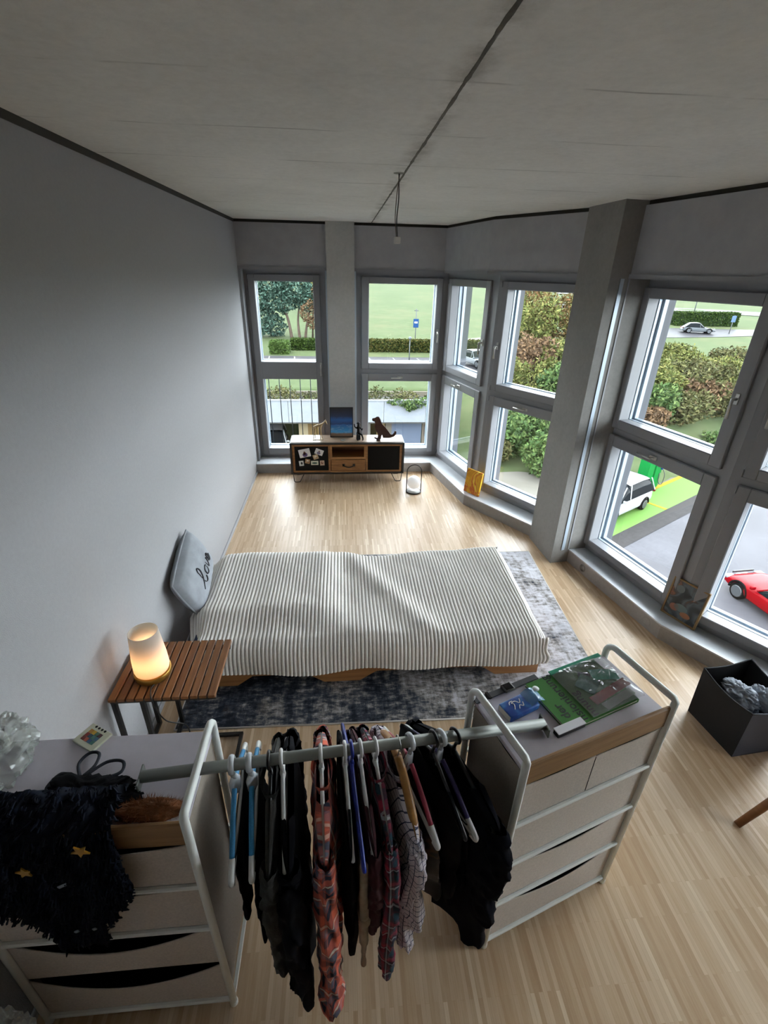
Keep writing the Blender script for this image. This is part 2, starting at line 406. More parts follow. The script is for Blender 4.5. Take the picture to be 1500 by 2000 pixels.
# ------------------------------------------------------------------ windows
def window(n, P0, P1, units, zt=2.40, zb=.13, hand=()):
    P0 = Vector((P0[0], P0[1], 0)); P1 = Vector((P1[0], P1[1], 0)); d = (P1 - P0); Lw = d.length; d.normalize(); nin = Vector((d.y, -d.x, 0))
    rot = Matrix((d, -nin, Vector((0, 0, 1)))).transposed()
    w = bpy.data.objects.new('window_%d' % n, None); COL.objects.link(w); w.location = P0; w.rotation_euler = rot.to_euler()
    WM[w] = Matrix.Translation(P0) @ rot.to_4x4(); struct(w)
    fx = MB(); dep = .09      # local: x along, y outwards, z up
    def rect(mb, x0, x1, z0, z1, y0, y1, bev=.003): 
        if x1 - x0 > .002 and z1 - z0 > .002: mb.box(((x0 + x1) / 2, (y0 + y1) / 2, (z0 + z1) / 2), (x1 - x0, y1 - y0, z1 - z0), bev=bev)
    X0 = min(u[0] for u in units); X1 = max(u[1] for u in units); Z0 = min(u[2] for u in units); Z1 = max(u[3] for u in units)
    rect(fx, -.01, X0 + .012, zb, zt, -.01, dep); rect(fx, X1 - .012, Lw + .01, zb, zt, -.01, dep)
    rect(fx, X0, X1, zb, Z0 + .012, -.01, dep); rect(fx, X0, X1, Z1 - .012, zt, -.01, dep)
    zs = sorted(set((u[2], u[3]) for u in units))
    for a, b in zip(zs[:-1], zs[1:]): rect(fx, X0, X1, a[1] - .012, b[0] + .012, -.01, dep)
    fx.build('fixed_frame', M_frame, w, local=True)
    oz = MB()      # lighter outside cover frame seen through the panes
    for (x0, x1, z0, z1, gx0, gx1, gz, han) in units:
        for (a, b) in gz:
            for k, (e, y0, y1) in enumerate(((.0, .075, .095), (-.016, .095, .125), (.004, .125, .16))):
                rect(oz, gx0 - .05, gx0 + e, a - .05, b + .05, y0, y1, 0); rect(oz, gx1 - e, gx1 + .05, a - .05, b + .05, y0, y1, 0)
                rect(oz, gx0, gx1, a - .05, a + e, y0, y1, 0); rect(oz, gx0, gx1, b - e, b + .05, y0, y1, 0)
    oz.build('outer_cover_frame', M_alu, w, local=True)
    orv = MB(); g0 = min(u[4] for u in units); g1 = max(u[5] for u in units)
    rect(orv, g0 - .12, g0 - .012, zb, zt, .16, .245, 0); rect(orv, g1 + .01, g1 + .12, zb, zt, .16, .24, 0)
    orv.build('outer_reveal', M_alu2, w, local=True)
    for (x0, x1, z0, z1, gx0, gx1, gz, han) in units:
        sb = MB(); gb, gt = gz[0][0], gz[-1][1]
        rect(sb, x0, gx0, z0, z1, -.035, .07, .006); rect(sb, gx1, x1, z0, z1, -.035, .07, .006)
        rect(sb, gx0 - .003, gx1 + .003, z0, gb, -.034, .07, .006); rect(sb, gx0 - .003, gx1 + .003, gt, z1, -.034, .07, .006)
        for a, b in zip(gz[:-1], gz[1:]): rect(sb, gx0 - .003, gx1 + .003, a[1], b[0], -.034, .07, .006)
        # gasket shadow line
        sash = sb.build('sash', M_frame, w, local=True)
        for a, b in gz: MB().box(((gx0 + gx1) / 2, .045, (a + b) / 2), (gx1 - gx0 + .01, .024, b - a + .01)).build('pane', M_glass_, sash, local=True)
        if han:
            hx, hz, kind = han; h = MB()
            if kind == 'v':
                h.box((hx, -.038, hz), (.028, .008, .07), bev=.003); h.tube([(hx, -.04, hz), (hx, -.075, hz)], .009)
                h.tube([(hx, -.075, hz + .005), (hx, -.078, hz - .02), (hx, -.075, hz - .12)], .009)
            else:
                h.box((hx, -.038, hz), (.07, .008, .028), bev=.003); h.tube([(hx, -.04, hz), (hx, -.075, hz)], .009)
                h.tube([(hx + .005, -.075, hz), (hx - .02, -.078, hz), (hx - .12, -.075, hz)], .009)
            h.build('handle', M_steel, sash, local=True)
        hg = MB()
        for zz in (z0 + .03, z1 - .03): hg.tube([(x0 + .004, -.04, zz - .025), (x0 + .004, -.04, zz + .025)], .006, 6)
        hg.build('hinge', M_frame, sash, local=True)
    return w
UG = (1.365, 2.262); LG = (.245, 1.142)
window(1, (-1.125, 6.2), (-.16, 6.2), [(.06, .8825, .168, 2.337, .138, .803, [(.255, 1.16), (1.37, 2.263)], (.862, 1.33, 'v'))])
def double(n, P0, P1, Lx, s0, s1, g0, g1, hv=None, dirv=1):
    return window(n, P0, P1, [(s0, s1, .185, 1.237, g0, g1, [LG], ((g0 + g1) / 2, 1.19, 'h')),
                              (s0, s1, 1.29, 2.335, g0, g1, [UG], (hv, 1.74, 'v'))])
double(2, (.16, 6.2), (1.275, 6.2), 1.115, .082, 1.048, .17, .975, 1.012)
double(3, (1.28, 6.19), (1.555, 5.08), 1.14, .06, 1.03, .145, .935, .985)
double(4, (1.56, 5.07), (2.13, 4.16), 1.07, .05, 1.03, .125, .95, .085)
double(5, (2.22, 3.75), (2.48, 2.66), 1.12, .045, 1.06, .13, .968, 1.015)
double(6, (2.485, 2.65), (3.10, 1.70), 1.13, .05, 1.08, .13, 1.0, .09)
double(7, (3.12, 1.26), (3.36, .18), 1.106, .045, 1.05, .13, .96, 1.0)
struct(MB().prism([(3.36, .18), (3.98, -.86), (4.14, -.78), (3.5, .26)], .13, 2.40).build('wall_right_blocker', M_wall))  # unseen wall added in a window bay to keep daylight off the near floor
# jamb between pillar and window 5
jb = MB().prism([(2.05, 3.64), (2.05, 3.69), (2.26, 3.80), (2.26, 3.745)], .13, 2.40)
struct(jb.build('trim_7', M_frame))
ja = MB().prism([(1.985, 3.630), (1.985, 3.640), (2.06, 3.69), (2.06, 3.655)], .13, 2.385)
struct(ja.build('trim_8', M_alu))
struct(MB().box((-1.115, 6.1, 1.26), (.03, .16, 2.26)).build('trim_9', M_frame))
for i, (a, b, w_) in enumerate((((-.165, 6.08), (-.165, 6.2), .02), ((.165, 6.08), (.165, 6.2), .02))):
    struct(MB().box((a[0], 6.14, 1.26), (w_, .14, 2.26)).build('trim_%d' % (10 + i), M_alu))

# pendant wires with a connector hanging at the slab joint
t = thing('pendant_wire', 'bare lamp wires with a white connector hanging from the ceiling joint', 'wire', (.318, 3.04, HC))
MB().tube(catmull([(.316, 3.04, HC), (.319, 3.042, 2.75), (.312, 3.045, 2.65), (.318, 3.04, 2.565)], 6), .0028, 6).build('black_wire', M_black, t)
MB().tube(catmull([(.321, 3.04, HC), (.308, 3.043, 2.76), (.303, 3.045, 2.66), (.312, 3.04, 2.565)], 6), .0022, 6).build('brown_wire', plain('brown_wire', '#5b4a3c', .5), t)
MB().box((.317, 3.04, 2.552), (.036, .022, .034), bev=.004).build('connector', plain('connector_white', '#d8d6d0', .4), t)
MB().lathe([(.001, HC - .002), (.03, HC - .001), (.033, HC + .001)], (.318, 3.04, 0), 14).build('ceiling_hole', plain('hole', '#77756d', .9), t)

# ------------------------------------------------------------------ rug
rug_poly = [(-1.00, 1.985), (1.66, 1.945), (1.765, 3.825), (-.98, 3.84)]
t = thing('rug', 'distressed grey, blue and cream rug lying under the bed', 'rug', (.35, 2.9, 0))
MB().prism(rug_poly, .001, .009).build('pile', m_rug(), t)
eb = MB()
for a, b in zip(rug_poly, rug_poly[1:] + rug_poly[:1]): eb.tube([(a[0], a[1], .005), (b[0], b[1], .005)], .0055, 6)
eb.build('bound_edge', plain('rug_edge', '#d5d2cd', .9), t)

# ------------------------------------------------------------------ bed
BX0, BX1, BY0, BY1 = -.98, 1.27, 2.30, 3.36
t = thing('bed', 'low plywood bed with cut-out legs standing on the rug', 'bed', (.15, 2.83, .01))
m_ply = m_wood('beech_ply', '#9a693f', '#b98654', (2, 30, 30), .5, False)
def leg_profile():
    z = .085; P = [(-.98, .25), (-.98, .009), (-.70, .009), (-.60, z)]
    P += [(-.26, z), (-.15, .009), (.08, .009), (.19, z), (.88, z), (.98, .009), (1.27, .009), (1.27, .25)]
    return P
for yy in (2.295, 3.33):
    M = Matrix.Translation((0, yy + .022, 0)) @ Matrix.Rotation(PI / 2, 4, 'X')
    MB().prism(leg_profile(), 0, .022, M).build('side_panel', m_ply, t)
for xx in (-.975, 1.262): MB().box((xx, 2.83, .15), (.02, 1.02, .16)).build('end_panel', m_ply, t)
for x in (-.03, 1.1): MB().lathe([(.001, 0), (.011, 0), (.011, .004), (.006, .006)], (x, 2.293, .14), 12, rot=Matrix.Rotation(PI / 2, 3, 'X')).build('bolt', plain('dark_bolt', '#4c3524', .4, .3), t)
MB().box((.14, 2.83, .25), (2.2, 1.0, .13), bev=.03, seg=3).build('mattress', plain('navy_sheet', '#2a3350', .9), t)

# ------------------------------------------------------------------ ribbed blanket
def blanket():
    nrib = 96; nu = nrib * 5 + 1; nv = 74
    hem_f, hem_b = .150, .13
    def base(x, y):
        z = .345
        z += .065 * smoothstep(.05, -.18, x) * smoothstep(2.38, 2.62, y) * smoothstep(3.4, 3.2, y)     # pillow under the blanket
        z += .03 * math.exp(-((x - .40 - (y - 2.6) * -.55) / .10) ** 2) * smoothstep(2.25, 2.45, y)   # long diagonal crease
        z += .02 * math.exp(-((x - .05) / .22) ** 2 - ((y - 2.42) / .12) ** 2)
        z += .018 * smoothstep(.75, 1.1, x) * smoothstep(2.8, 3.2, y)
        z += .022 * nz(x * 2.0, y * 2.0, 4) + .012 * abs(nz(x * 3.3, y * 3.3, 8))
        return z
    def fn(u, v):
        x = -1.04 + 2.345 * u
        s = v
        lf = .245; top = 1.10; lb = .21; tot = lf + top + lb
        d = s * tot
        yf = 2.262; yb = 3.385
        yf += .012 * nz(x * 3, 1.7); yb += .03 * nz(x * 2.1, 9) - .015 + .03 * smoothstep(.2, .9, x) - .02 * smoothstep(-.2, -.9, x)
        hz = hem_f + .03 * nz(x * 1.8, 5) + .02 * smoothstep(-.55, -1.0, x) + .006 * math.sin(x * 11)
        r = .06
        if d < lf:
            k = d / lf; zt = base(x, yf + .04)
            z = hz + (zt - .02 - hz) * k; y = yf - .03 * (1 - k) + .010 * math.sin(x * 9 + 1) * (1 - k)
            y += .03 * k ** 4
        elif d < lf + top:
            k = (d - lf) / top; y = yf + .03 + (yb - .03 - yf - .03) * k; z = base(x, y)
            z -= .02 * (1 - smoothstep(0, .05, k)) + .03 * (1 - smoothstep(0, .06, 1 - k))
        else:
            k = (d - lf - top) / lb; y = yb - .03 + .03 * math.sqrt(max(0, min(1, k * 3))); z = base(x, yb) - .03 - (base(x, yb) - .03 - hem_b) * k
        # right end turns down over the foot of the bed; flare at front corner
        e = smoothstep(1.20, 1.305, x)
        if e > 0:
            z -= e * e * .06 if lf <= d <= lf + top else 0
            x -= .008 * e
            if d < lf * 1.3: x += .02 * e * (1 - d / (lf * 1.3)) * math.sin(d * 30)
        # left edge slants beside the pillow
        e2 = smoothstep(-.86, -1.04, x)
        z -= .10 * e2 * e2
        if d < lf + .35: x += .14 * e2 * (1 - d / (lf + .35))
        rib = abs(math.sin(u * nrib * PI)) ** .7
        z += .0085 * (rib - .5) * (1 if d > lf * .8 else .35)
        if d <= lf: y -= .0085 * (rib - .5)
        return Vector((x, y, z))
    return MB().grid(fn, nu, nv)
mb_ = plain('ribbed_fleece', '#c6bdb0', .95, var=.05, vs=40, spec=.1, bump=.3, bs=300, bd=.002)
def m_rib():
    t = NT('ribbed_fleece_shaded'); tc = t.n('TexCoord'); sx = t.n('SeparateXYZ'); t.l(tc.outputs['UV'], sx.inputs[0])
    s_ = t.math('ABSOLUTE', t.math('SINE', t.math('MULTIPLY', sx.outputs[0], 96 * PI)))
    c = t.ramp(s_, [(0, L('#b0a8a0')), (.35, L('#d6d0c9')), (.8, L('#eeeae5'))])  # grooves coloured darker as painted shade between the ribs
    c = t.mix(.2, c, t.ramp(t.noise(t.coord(), 70, 3), [(.3, L('#b8b0a6')), (.7, L('#e8e2da'))]))
    t.col(c); t.p.inputs['Roughness'].default_value = .95; t.p.inputs['Specular IOR Level'].default_value = .1
    return t.m
o = blanket().build('blanket', m_rib())
tag(o, 'cream ribbed fleece blanket spread over the low bed', 'blanket'); tag_top(o, (.15, 2.83, .125))

# ------------------------------------------------------------------ cushion with the word love
cz = Vector((-1.03, 2.80, .545)); cu_up = Vector((-.11, -.12, .36)).normalized(); cu_x = Vector((.02, .5, .02)); cu_x = (cu_x - cu_up * cu_x.dot(cu_up)).normalized(); cu_n = cu_x.cross(cu_up)
if cu_n.x < 0: cu_n = -cu_n
def cush_pt(a, b, side):
    "a,b in -1..1"
    w, h = .25, .183
    e = (1 - abs(a) ** 3.2) * (1 - abs(b) ** 3.2); th = .058 * max(0, e) ** .36 + .004
    pin = math.sqrt(1 - .10 * b * b) * 1.01; pin2 = math.sqrt(1 - .10 * a * a) * 1.01
    wr = (.010 * nz(a * 2.2, b * 2.2, side * 5) + .006 * abs(nz(a * 4, b * 4, side))) * e
    return cz + cu_x * a * w * pin + cu_up * b * h * pin2 + cu_n * (side * th + wr)
t = thing('cushion', 'grey velvet cushion lettered love, leaning on the wall at the bed head', 'cushion', tuple(cz - cu_up * .19))
cm = MB()
for sd in (1, -1): cm.grid(lambda u, v, sd=sd: cush_pt(u * 2 - 1, v * 2 - 1, sd), 30, 24)
edge = [cush_pt(-1 + 2 * i / 24, -1, 0) for i in range(25)] + [cush_pt(1, -1 + 2 * i / 18, 0) for i in range(1, 19)] + [cush_pt(1 - 2 * i / 24, 1, 0) for i in range(1, 25)] + [cush_pt(-1, 1 - 2 * i / 18, 0) for i in range(1, 18)]
cm.tube(edge, .007, 6, closed=True)
cm.build('cover', plain('grey_velvet', '#8d9197', .85, var=.16, vs=9), t)
def sp(p): return cush_pt(p[0] - .10, p[1] + .06, 1) + cu_n * .002
love = [[(-.30, -.50), (-.12, -.30), (.02, .05), (-.02, .28), (-.10, .18), (-.10, -.15), (-.04, -.48), (.05, -.52), (.12, -.38)],
        [(.30, -.12), (.20, -.22), (.20, -.44), (.30, -.46), (.36, -.30), (.31, -.14), (.36, -.16)],
        [(.42, -.12), (.47, -.42), (.58, -.10)],
        [(.62, -.36), (.74, -.20), (.72, -.08), (.65, -.16), (.66, -.40), (.75, -.42), (.84, -.26)]]
lv = MB()
for st in love:
    pts = catmull([(a, b, 0) for a, b in st], 6); n = len(pts)
    lv.tube([sp((p.x, p.y)) for p in pts], [.0035 + .0035 * abs(math.sin(i / n * 5)) for i in range(n)], 6, flat=.4)
lv.build('script_lettering', plain('script_dark', '#2d2e34', .6), t)

# ------------------------------------------------------------------ side table
TX0, TX1, TY0, TY1, TZ = -1.112, -.62, 1.675, 2.06, .60
t = thing('side_table', 'brown slatted wooden side table on thin black legs beside the bed', 'table', (-.87, 1.87, 0))
m_slat = m_wood('acacia_slat', '#5a3518', '#93602f', (40, 3, 40), .6)
n = 12; w_ = (TX1 - TX0) / n
for i in range(n):
    MB().box((TX0 + (i + .5) * w_, (TY0 + TY1) / 2, TZ - .009), (w_ - .0075, TY1 - TY0, .018), bev=.002).build('slat', m_slat, t)
fr = MB()
for y in (TY0 + .02, TY1 - .03): fr.box(((TX0 + TX1) / 2, y, TZ - .027), (TX1 - TX0 - .01, .018, .018))
for x in (TX0 + .02, TX1 - .06): fr.box((x, (TY0 + TY1) / 2, TZ - .027), (.018, TY1 - TY0 - .04, .018))
fr.build('top_frame', M_black, t)
for x in (-1.095, -.965):
    for y in (1.695, 2.03): MB().box((x, y, .292), (.02, .02, .565)).build('leg', M_black, t)
bs = MB()
for y in (1.735, 1.925): bs.box((-.85, y, .019), (.5, .018, .018))
bs.box((-.609, 1.83, .019), (.018, .2, .018)); bs.box((-1.095, 1.86, .019), (.02, .33, .018)); bs.box((-.965, 1.86, .019), (.02, .33, .018))
bs.build('base_frame', M_black, t)
# ------------------------------------------------------------------ lamp
lx, ly = -.955, 1.835
t = thing('table_lamp', 'lit table lamp with white cone shade and brass base on the slatted table', 'lamp', (lx, ly, TZ))
MB().lathe([(.001, TZ), (.084, TZ), (.086, TZ + .004), (.086, TZ + .028), (.083, TZ + .031), (.001, TZ + .031)], (lx, ly, 0), 40).build('base', plain('brass_base', '#b5893f', .35, .75), t)
tm = NT('opal_shade'); tm.t.nodes.remove(tm.p)
df = tm.n('BsdfDiffuse'); df.inputs[0].default_value = (.82, .79, .76, 1); tl = tm.n('BsdfTranslucent'); tl.inputs[0].default_value = (.95, .86, .72, 1)
mx = tm.n('MixShader'); mx.inputs[0].default_value = .5; tm.l(df.outputs[0], mx.inputs[1]); tm.l(tl.outputs[0], mx.inputs[2]); tm.l(mx.outputs[0], tm.out.inputs[0])
MB().lathe([(.078, TZ + .034), (.0815, TZ + .05), (.0795, TZ + .11), (.066, TZ + .262), (.0635, TZ + .262), (.077, TZ + .11), (.0785, TZ + .05), (.074, TZ + .036)], (lx, ly, 0), 48).build('shade', tm.m, t)
em = NT('warm_bulb'); em.t.nodes.remove(em.p); e_ = em.n('Emission'); e_.inputs[0].default_value = (1, .60, .31, 1); e_.inputs[1].default_value = 34
em.l(e_.outputs[0], em.out.inputs[0])
MB().ball((lx, ly, TZ + .105), .026, 16, 10, (1, 1, 1.15)).build('bulb', em.m, t)
MB().lathe([(.016, TZ + .03), (.016, TZ + .08)], (lx, ly, 0), 12).build('socket', M_white, t)
MB().tube(catmull([(lx + .03, ly - .08, TZ + .004), (-.93, 1.72, TZ + .003), (-.905, 1.665, TZ - .02), (-.885, 1.70, .42), (-.83, 1.78, .28), (-.86, 1.82, .08), (-.98, 1.86, .012), (-1.10, 1.95, .012)], 8), .0032, 6).build('cable', M_black, t)

# ------------------------------------------------------------------ sideboard
SX0, SX1, SY, SYB, SZ0, SZ1 = -.638, .738, 5.585, 5.88, .118, .52
t = thing('sideboard', 'reclaimed wood and black metal sideboard on hairpin legs below the far windows', 'sideboard', (.05, 5.73, 0))
m_rec = m_wood('mango_wood', '#6d4524', '#a87a49', (4, 30, 30), .5)
m_top = m_wood('worn_top', '#94775a', '#c2b2a0', (3, 25, 25), .3)
m_ink = plain('black_lacquer', '#0c0b0b', .7, spec=.2)
mesh_t = plain('dark_mesh', '#120f0e', .75, spec=.15)
ZF = lambda zp: SZ1 - (zp - 425) * .00129
XF = lambda xp: SX0 + (xp - 80) * .00123
MB().box(((SX0 + SX1) / 2, (SY + SYB) / 2 + .005, SZ1 + .001), (SX1 - SX0 - .008, SYB - SY - .008, .012), bev=.003).build('top', m_top, t)
fm = MB()
for z in (SZ1 - .010, SZ0 + .01):
    for y in (SY, SYB): fm.box(((SX0 + SX1) / 2, y, z), (SX1 - SX0, .02, .022))
    for x in (SX0, SX1): fm.box((x, (SY + SYB) / 2, z), (.02, SYB - SY, .022))
for x in (SX0, SX1):
    for y in (SY, SYB): fm.box((x, y, (SZ0 + SZ1) / 2), (.022, .022, SZ1 - SZ0))
fm.build('metal_frame', M_black, t)
cs = MB(); cx_ = (SX0 + SX1) / 2
cs.box((cx_, SYB - .01, .32), (SX1 - SX0 - .02, .012, .38)); cs.box((cx_, .5 * (SY + SYB), SZ0 + .02), (SX1 - SX0 - .02, .27, .014)); cs.box((cx_, .5 * (SY + SYB), SZ1 - .02), (SX1 - SX0 - .02, .27, .014))
for x in (SX0 + .012, XF(467), XF(822), SX1 - .012): cs.box((x, .5 * (SY + SYB), .32), (.016, .27, .38))
cs.box((XF(645), .5 * (SY + SYB), ZF(577)), (.43, .27, .014))
cs.build('carcass', m_rec, t)
def framed(x0, x1, z0, z1, name, infill, ft=.022):
    d = MB()
    for z in (z0 + ft / 2, z1 - ft / 2): d.box(((x0 + x1) / 2, SY + .004, z), (x1 - x0, .018, ft))
    for x in (x0 + ft / 2, x1 - ft / 2): d.box((x, SY + .004, (z0 + z1) / 2), (ft, .018, z1 - z0 - 2 * ft))
    o = d.build(name, m_rec, t)
    MB().box(((x0 + x1) / 2, SY + .008, (z0 + z1) / 2), (x1 - x0 - 2 * ft + .002, .008, z1 - z0 - 2 * ft + .002)).build('door_panel', infill, o)
    return o
framed(XF(96), XF(464), ZF(718), ZF(440), 'door', m_ink)
framed(XF(822), XF(1180), ZF(718), ZF(440), 'door', mesh_t)
for (a, b, c, d) in ((466, 820, 440, 460), (466, 820, 566, 590), (466, 485, 440, 718), (803, 820, 440, 718), (466, 820, 703, 718)):
    pass
cf = MB()
for (a, b, c, d) in ((466, 820, 438, 460), (466, 820, 566, 588), (466, 485, 460, 566), (803, 820, 460, 566), (466, 820, 704, 720)):
    cf.box((XF((a + b) / 2), SY + .004, ZF((c + d) / 2)), ((b - a) * .00123, .018, (d - c) * .00129))
cf.build('centre_frame', m_rec, t)
dr = MB().box((XF(643), SY + .001, ZF(646)), (.42, .02, .14), bev=.004).build('drawer', m_rec, t)
hd = MB(); hz_ = ZF(650); hx0, hx1 = XF(597), XF(700)
for x in (hx0, hx1): hd.box((x, SY - .011, hz_ + .004), (.03, .006, .034), bev=.002)
hd.tube(catmull([(hx0, SY - .012, hz_ + .006), (hx0 + .01, SY - .035, hz_), (XF(648), SY - .042, hz_ - .012), (hx1 - .01, SY - .035, hz_), (hx1, SY - .012, hz_ + .006)], 5), .006)
hd.build('handle', M_black, dr)
for sx_, x in ((1, SX0 + .02), (-1, SX1 - .02)):
    for y in (SY + .02, SYB - .03):
        hp = MB(); hp.tube(catmull([(x - .01 * sx_, y, SZ0), (x - .004 * sx_, y, .03), (x + .008 * sx_, y, .006), (x + .06 * sx_, y, .006), (x + .075 * sx_, y, .02), (x + .125 * sx_, y, SZ0)], 4), .0048, 6); hp.build('hairpin_leg', M_black, t)
# photographs and magnets on the left door
yd = SY - .0012
def card(xp, zp, w, h, rz, label, name, cols, group=None, cat='photo'):
    c = Vector((XF(xp), yd, ZF(zp))); o = thing(name, label, cat, tuple(c), rot=Euler((PI / 2, 0, 0)), group=group)
    M = WM[o] @ Matrix.Rotation(rz, 4, 'Z')
    m0 = MB(); m0.box((0, 0, 0), (w, h, .0016)); m0.v = [tuple(M @ Vector(v)) for v in m0.v]; m0.build('print', plain('photo_paper_' + cols[0], cols[0], .4), o)
    for i, (cx, cy, cw, ch, cc) in enumerate(cols[1]):
        m1 = MB(); m1.lathe([(.001, .0012), (.5, .0012), (.5, .0008)], (0, 0, 0), 14, False); m1.v = [tuple(M @ Vector((cx + v[0] * cw, cy + v[1] * ch, v[2]))) for v in m1.v]
        m1.build('picture_detail', plain('pic_' + cc, cc, .5), o)
card(213, 524, .137, .105, .20, 'larger photo card of a seated person pinned on the black sideboard door', 'photo_card', ('#d9d7d8', [(0, -.022, .062, .055, '#5c4a78'), (0, -.002, .030, .05, '#7c4d3c'), (0, .012, .018, .022, '#c89a83')]))
card(356, 514, .100, .072, -.38, 'smaller tilted photo card at the upper right of the black sideboard door', 'photo_card', ('#d9d7d8', [(0, -.014, .045, .038, '#77708e'), (0, .006, .022, .026, '#8c6a5c')]))
card(320, 562, .064, .060, .3, 'round wooden-toned magnet just below the smaller photo card', 'magnet', ('#b99f7d', [(0, .004, .035, .03, '#d9cdb8'), (.006, -.012, .03, .02, '#9a7450')]), cat='magnet')
card(176, 626, .056, .066, .1, 'white curved magnet at the lower left of the black sideboard door', 'magnet', ('#cfd2cf', [(.004, 0, .026, .036, '#23282a')]), cat='magnet')
card(238, 606, .058, .058, -.2, 'tan animal-shaped magnet second from the left on the black door', 'magnet', ('#a98560', [(0, .006, .028, .026, '#e2d8c8'), (.006, -.006, .02, .016, '#55381f')]), cat='magnet')
card(308, 623, .090, .054, 0, 'wide cream magnet with a green strip at the bottom of the black door', 'magnet', ('#cfd0bf', [(0, -.002, .066, .024, '#37584d')]), cat='magnet')
card(383, 624, .054, .064, .05, 'rightmost small brown and white magnet on the black door', 'magnet', ('#bfa48d', [(0, .004, .03, .036, '#7c4a3a'), (.004, .012, .016, .016, '#dccbb8')]), cat='magnet')

# things on the sideboard
ZT = SZ1 + .007
m_pt = NT('seascape_paint'); sx = m_pt.n('SeparateXYZ'); m_pt.l(m_pt.coord(), sx.inputs[0])
zz = m_pt.math('ADD', sx.outputs[2], m_pt.math('MULTIPLY', m_pt.math('SUBTRACT', m_pt.noise(m_pt.coord(scale=(4, 4, 14)), 3, 5, .7), .5), .05))
cc = m_pt.ramp(m_pt.math('DIVIDE', zz, .36), [(0.0, L('#6f5a4a')), (.12, L('#8a7260')), (.17, L('#3f9fd8')), (.3, L('#2f83c0')), (.42, L('#1f62ab')), (.455, L('#10386c')), (.6, L('#155aa0')), (.72, L('#13294e')), (1, L('#080a13'))])
wv = m_pt.noise(m_pt.coord(scale=(3, 3, 10)), 4, 5, .7)
cc = m_pt.mix(m_pt.math('MULTIPLY', m_pt.math('MULTIPLY', m_pt.math('LESS_THAN', sx.outputs[2], .15), m_pt.math('GREATER_THAN', sx.outputs[2], .05)), m_pt.math('MAXIMUM', 0, m_pt.math('MULTIPLY', m_pt.math('SUBTRACT', wv, .52), 4))), cc, L('#a9c4d6'))
m_pt.col(cc); m_pt.p.inputs['Roughness'].default_value = .4
rot = Euler((-.06, 0, 0))
t = thing('seascape_painting', 'dark blue seascape canvas leaning on the column behind the sideboard top', 'painting', (-.02, 5.80, ZT), rot=rot)
MB().box((0, 0, .185), (.272, .016, .36)).build('canvas', m_pt.m, t, local=True)
fb = MB()
for z in (.004, .366): fb.box((0, 0, z), (.282, .022, .008))
for x in (-.139, .139): fb.box((x, 0, .185), (.008, .022, .37))
fb.build('frame', M_black, t, local=True)
# dog silhouette
dog = [(-0.0419, 0.2249), (-0.0356, 0.2054), (-0.0419, 0.1664), (-0.0292, 0.1222), (-0.0064, 0.0806), (0.0013, 0.0442), (-0.0064, 0.0182), (-0.0419, 0.0312), (-0.0445, 0.013), (-0.0127, 0.0), (0.0343, 0.0), (0.0394, 0.0156), (0.0445, 0.0442), (0.0521, 0.0624), (0.0546, 0.0507), (0.0635, 0.0234), (0.1257, 0.0234), (0.1588, 0.0286), (0.1994, 0.0442), (0.2248, 0.0728), (0.2273, 0.1118), (0.2045, 0.1144), (0.1969, 0.091), (0.1791, 0.0702), (0.1537, 0.0728), (0.1257, 0.1118), (0.0876, 0.1612), (0.0445, 0.2054), (0.0267, 0.2574), (0.0089, 0.286), (-0.0165, 0.286), (-0.0368, 0.2704), (-0.0673, 0.2652), (-0.0749, 0.247), (-0.0648, 0.2288)]
t = thing('dog_figure', 'flat rust-brown sitting dog silhouette at the right end of the sideboard', 'figurine', (.40, 5.68, ZT))
m_rust = plain('rusted_steel', '#4b3229', .75, .2, var=.2, vs=40)
M = Matrix.Translation((.425, 5.68, ZT + .004)) @ Matrix.Rotation(-.12, 4, 'Z') @ Matrix.Rotation(PI / 2, 4, 'X')
MB().prism(dog, -.005, .005, M).build('silhouette', m_rust, t)
MB().box((.43, 5.67, ZT + .0035), (.045, .09, .007)).build('foot_plate', m_rust, t)
# black seated figurine
t = thing('seated_figurine', 'small black seated figurine with a raised arm beside the seascape', 'figurine', (.19, 5.66, ZT))
def skinmesh(pts, edges, radii, name, mat, parent, sub=2):
    me = bpy.data.meshes.new(name); me.from_pydata(pts, edges, []); o = bpy.data.objects.new(name, me); COL.objects.link(o)
    bm_ = o.modifiers.new('s', 'SKIN'); o.modifiers.new('u', 'SUBSURF').levels = sub
    for i, r in enumerate(radii): me.skin_vertices[0].data[i].radius = (r, r)
    me.skin_vertices[0].data[0].use_root = True
    dg = bpy.context.evaluated_depsgraph_get(); m2 = bpy.data.meshes.new_from_object(o.evaluated_get(dg)); bpy.data.objects.remove(o)
    m2.materials.clear(); m2.materials.append(mat); m2.polygons.foreach_set('use_smooth', [True] * len(m2.polygons))
    o = bpy.data.objects.new(name, m2); COL.objects.link(o)
    if parent is not None:
        m2.transform(WM[parent].inverted()); o.parent = parent; WM[o] = WM[parent].copy()
    return o
b0 = Vector((.185, 5.68, ZT))
P_ = [(0, 0, .085), (0, 0, .125), (0, 0, .155), (0, 0, .185), (0, 0, .205), (-.028, 0, .150), (-.045, -.005, .17), (-.05, -.005, .205), (.028, 0, .150), (.042, -.01, .125), (.052, -.012, .15), (-.016, -.01, .08), (-.012, -.045, .075), (-.01, -.05, .03), (-.01, -.062, .008), (.016, -.01, .08), (.04, -.04, .078), (.055, -.045, .03), (.05, -.06, .008)]
E_ = [(0, 1), (1, 2), (2, 3), (3, 4), (2, 5), (5, 6), (6, 7), (2, 8), (8, 9), (9, 10), (0, 11), (11, 12), (12, 13), (13, 14), (0, 15), (15, 16), (16, 17), (17, 18)]
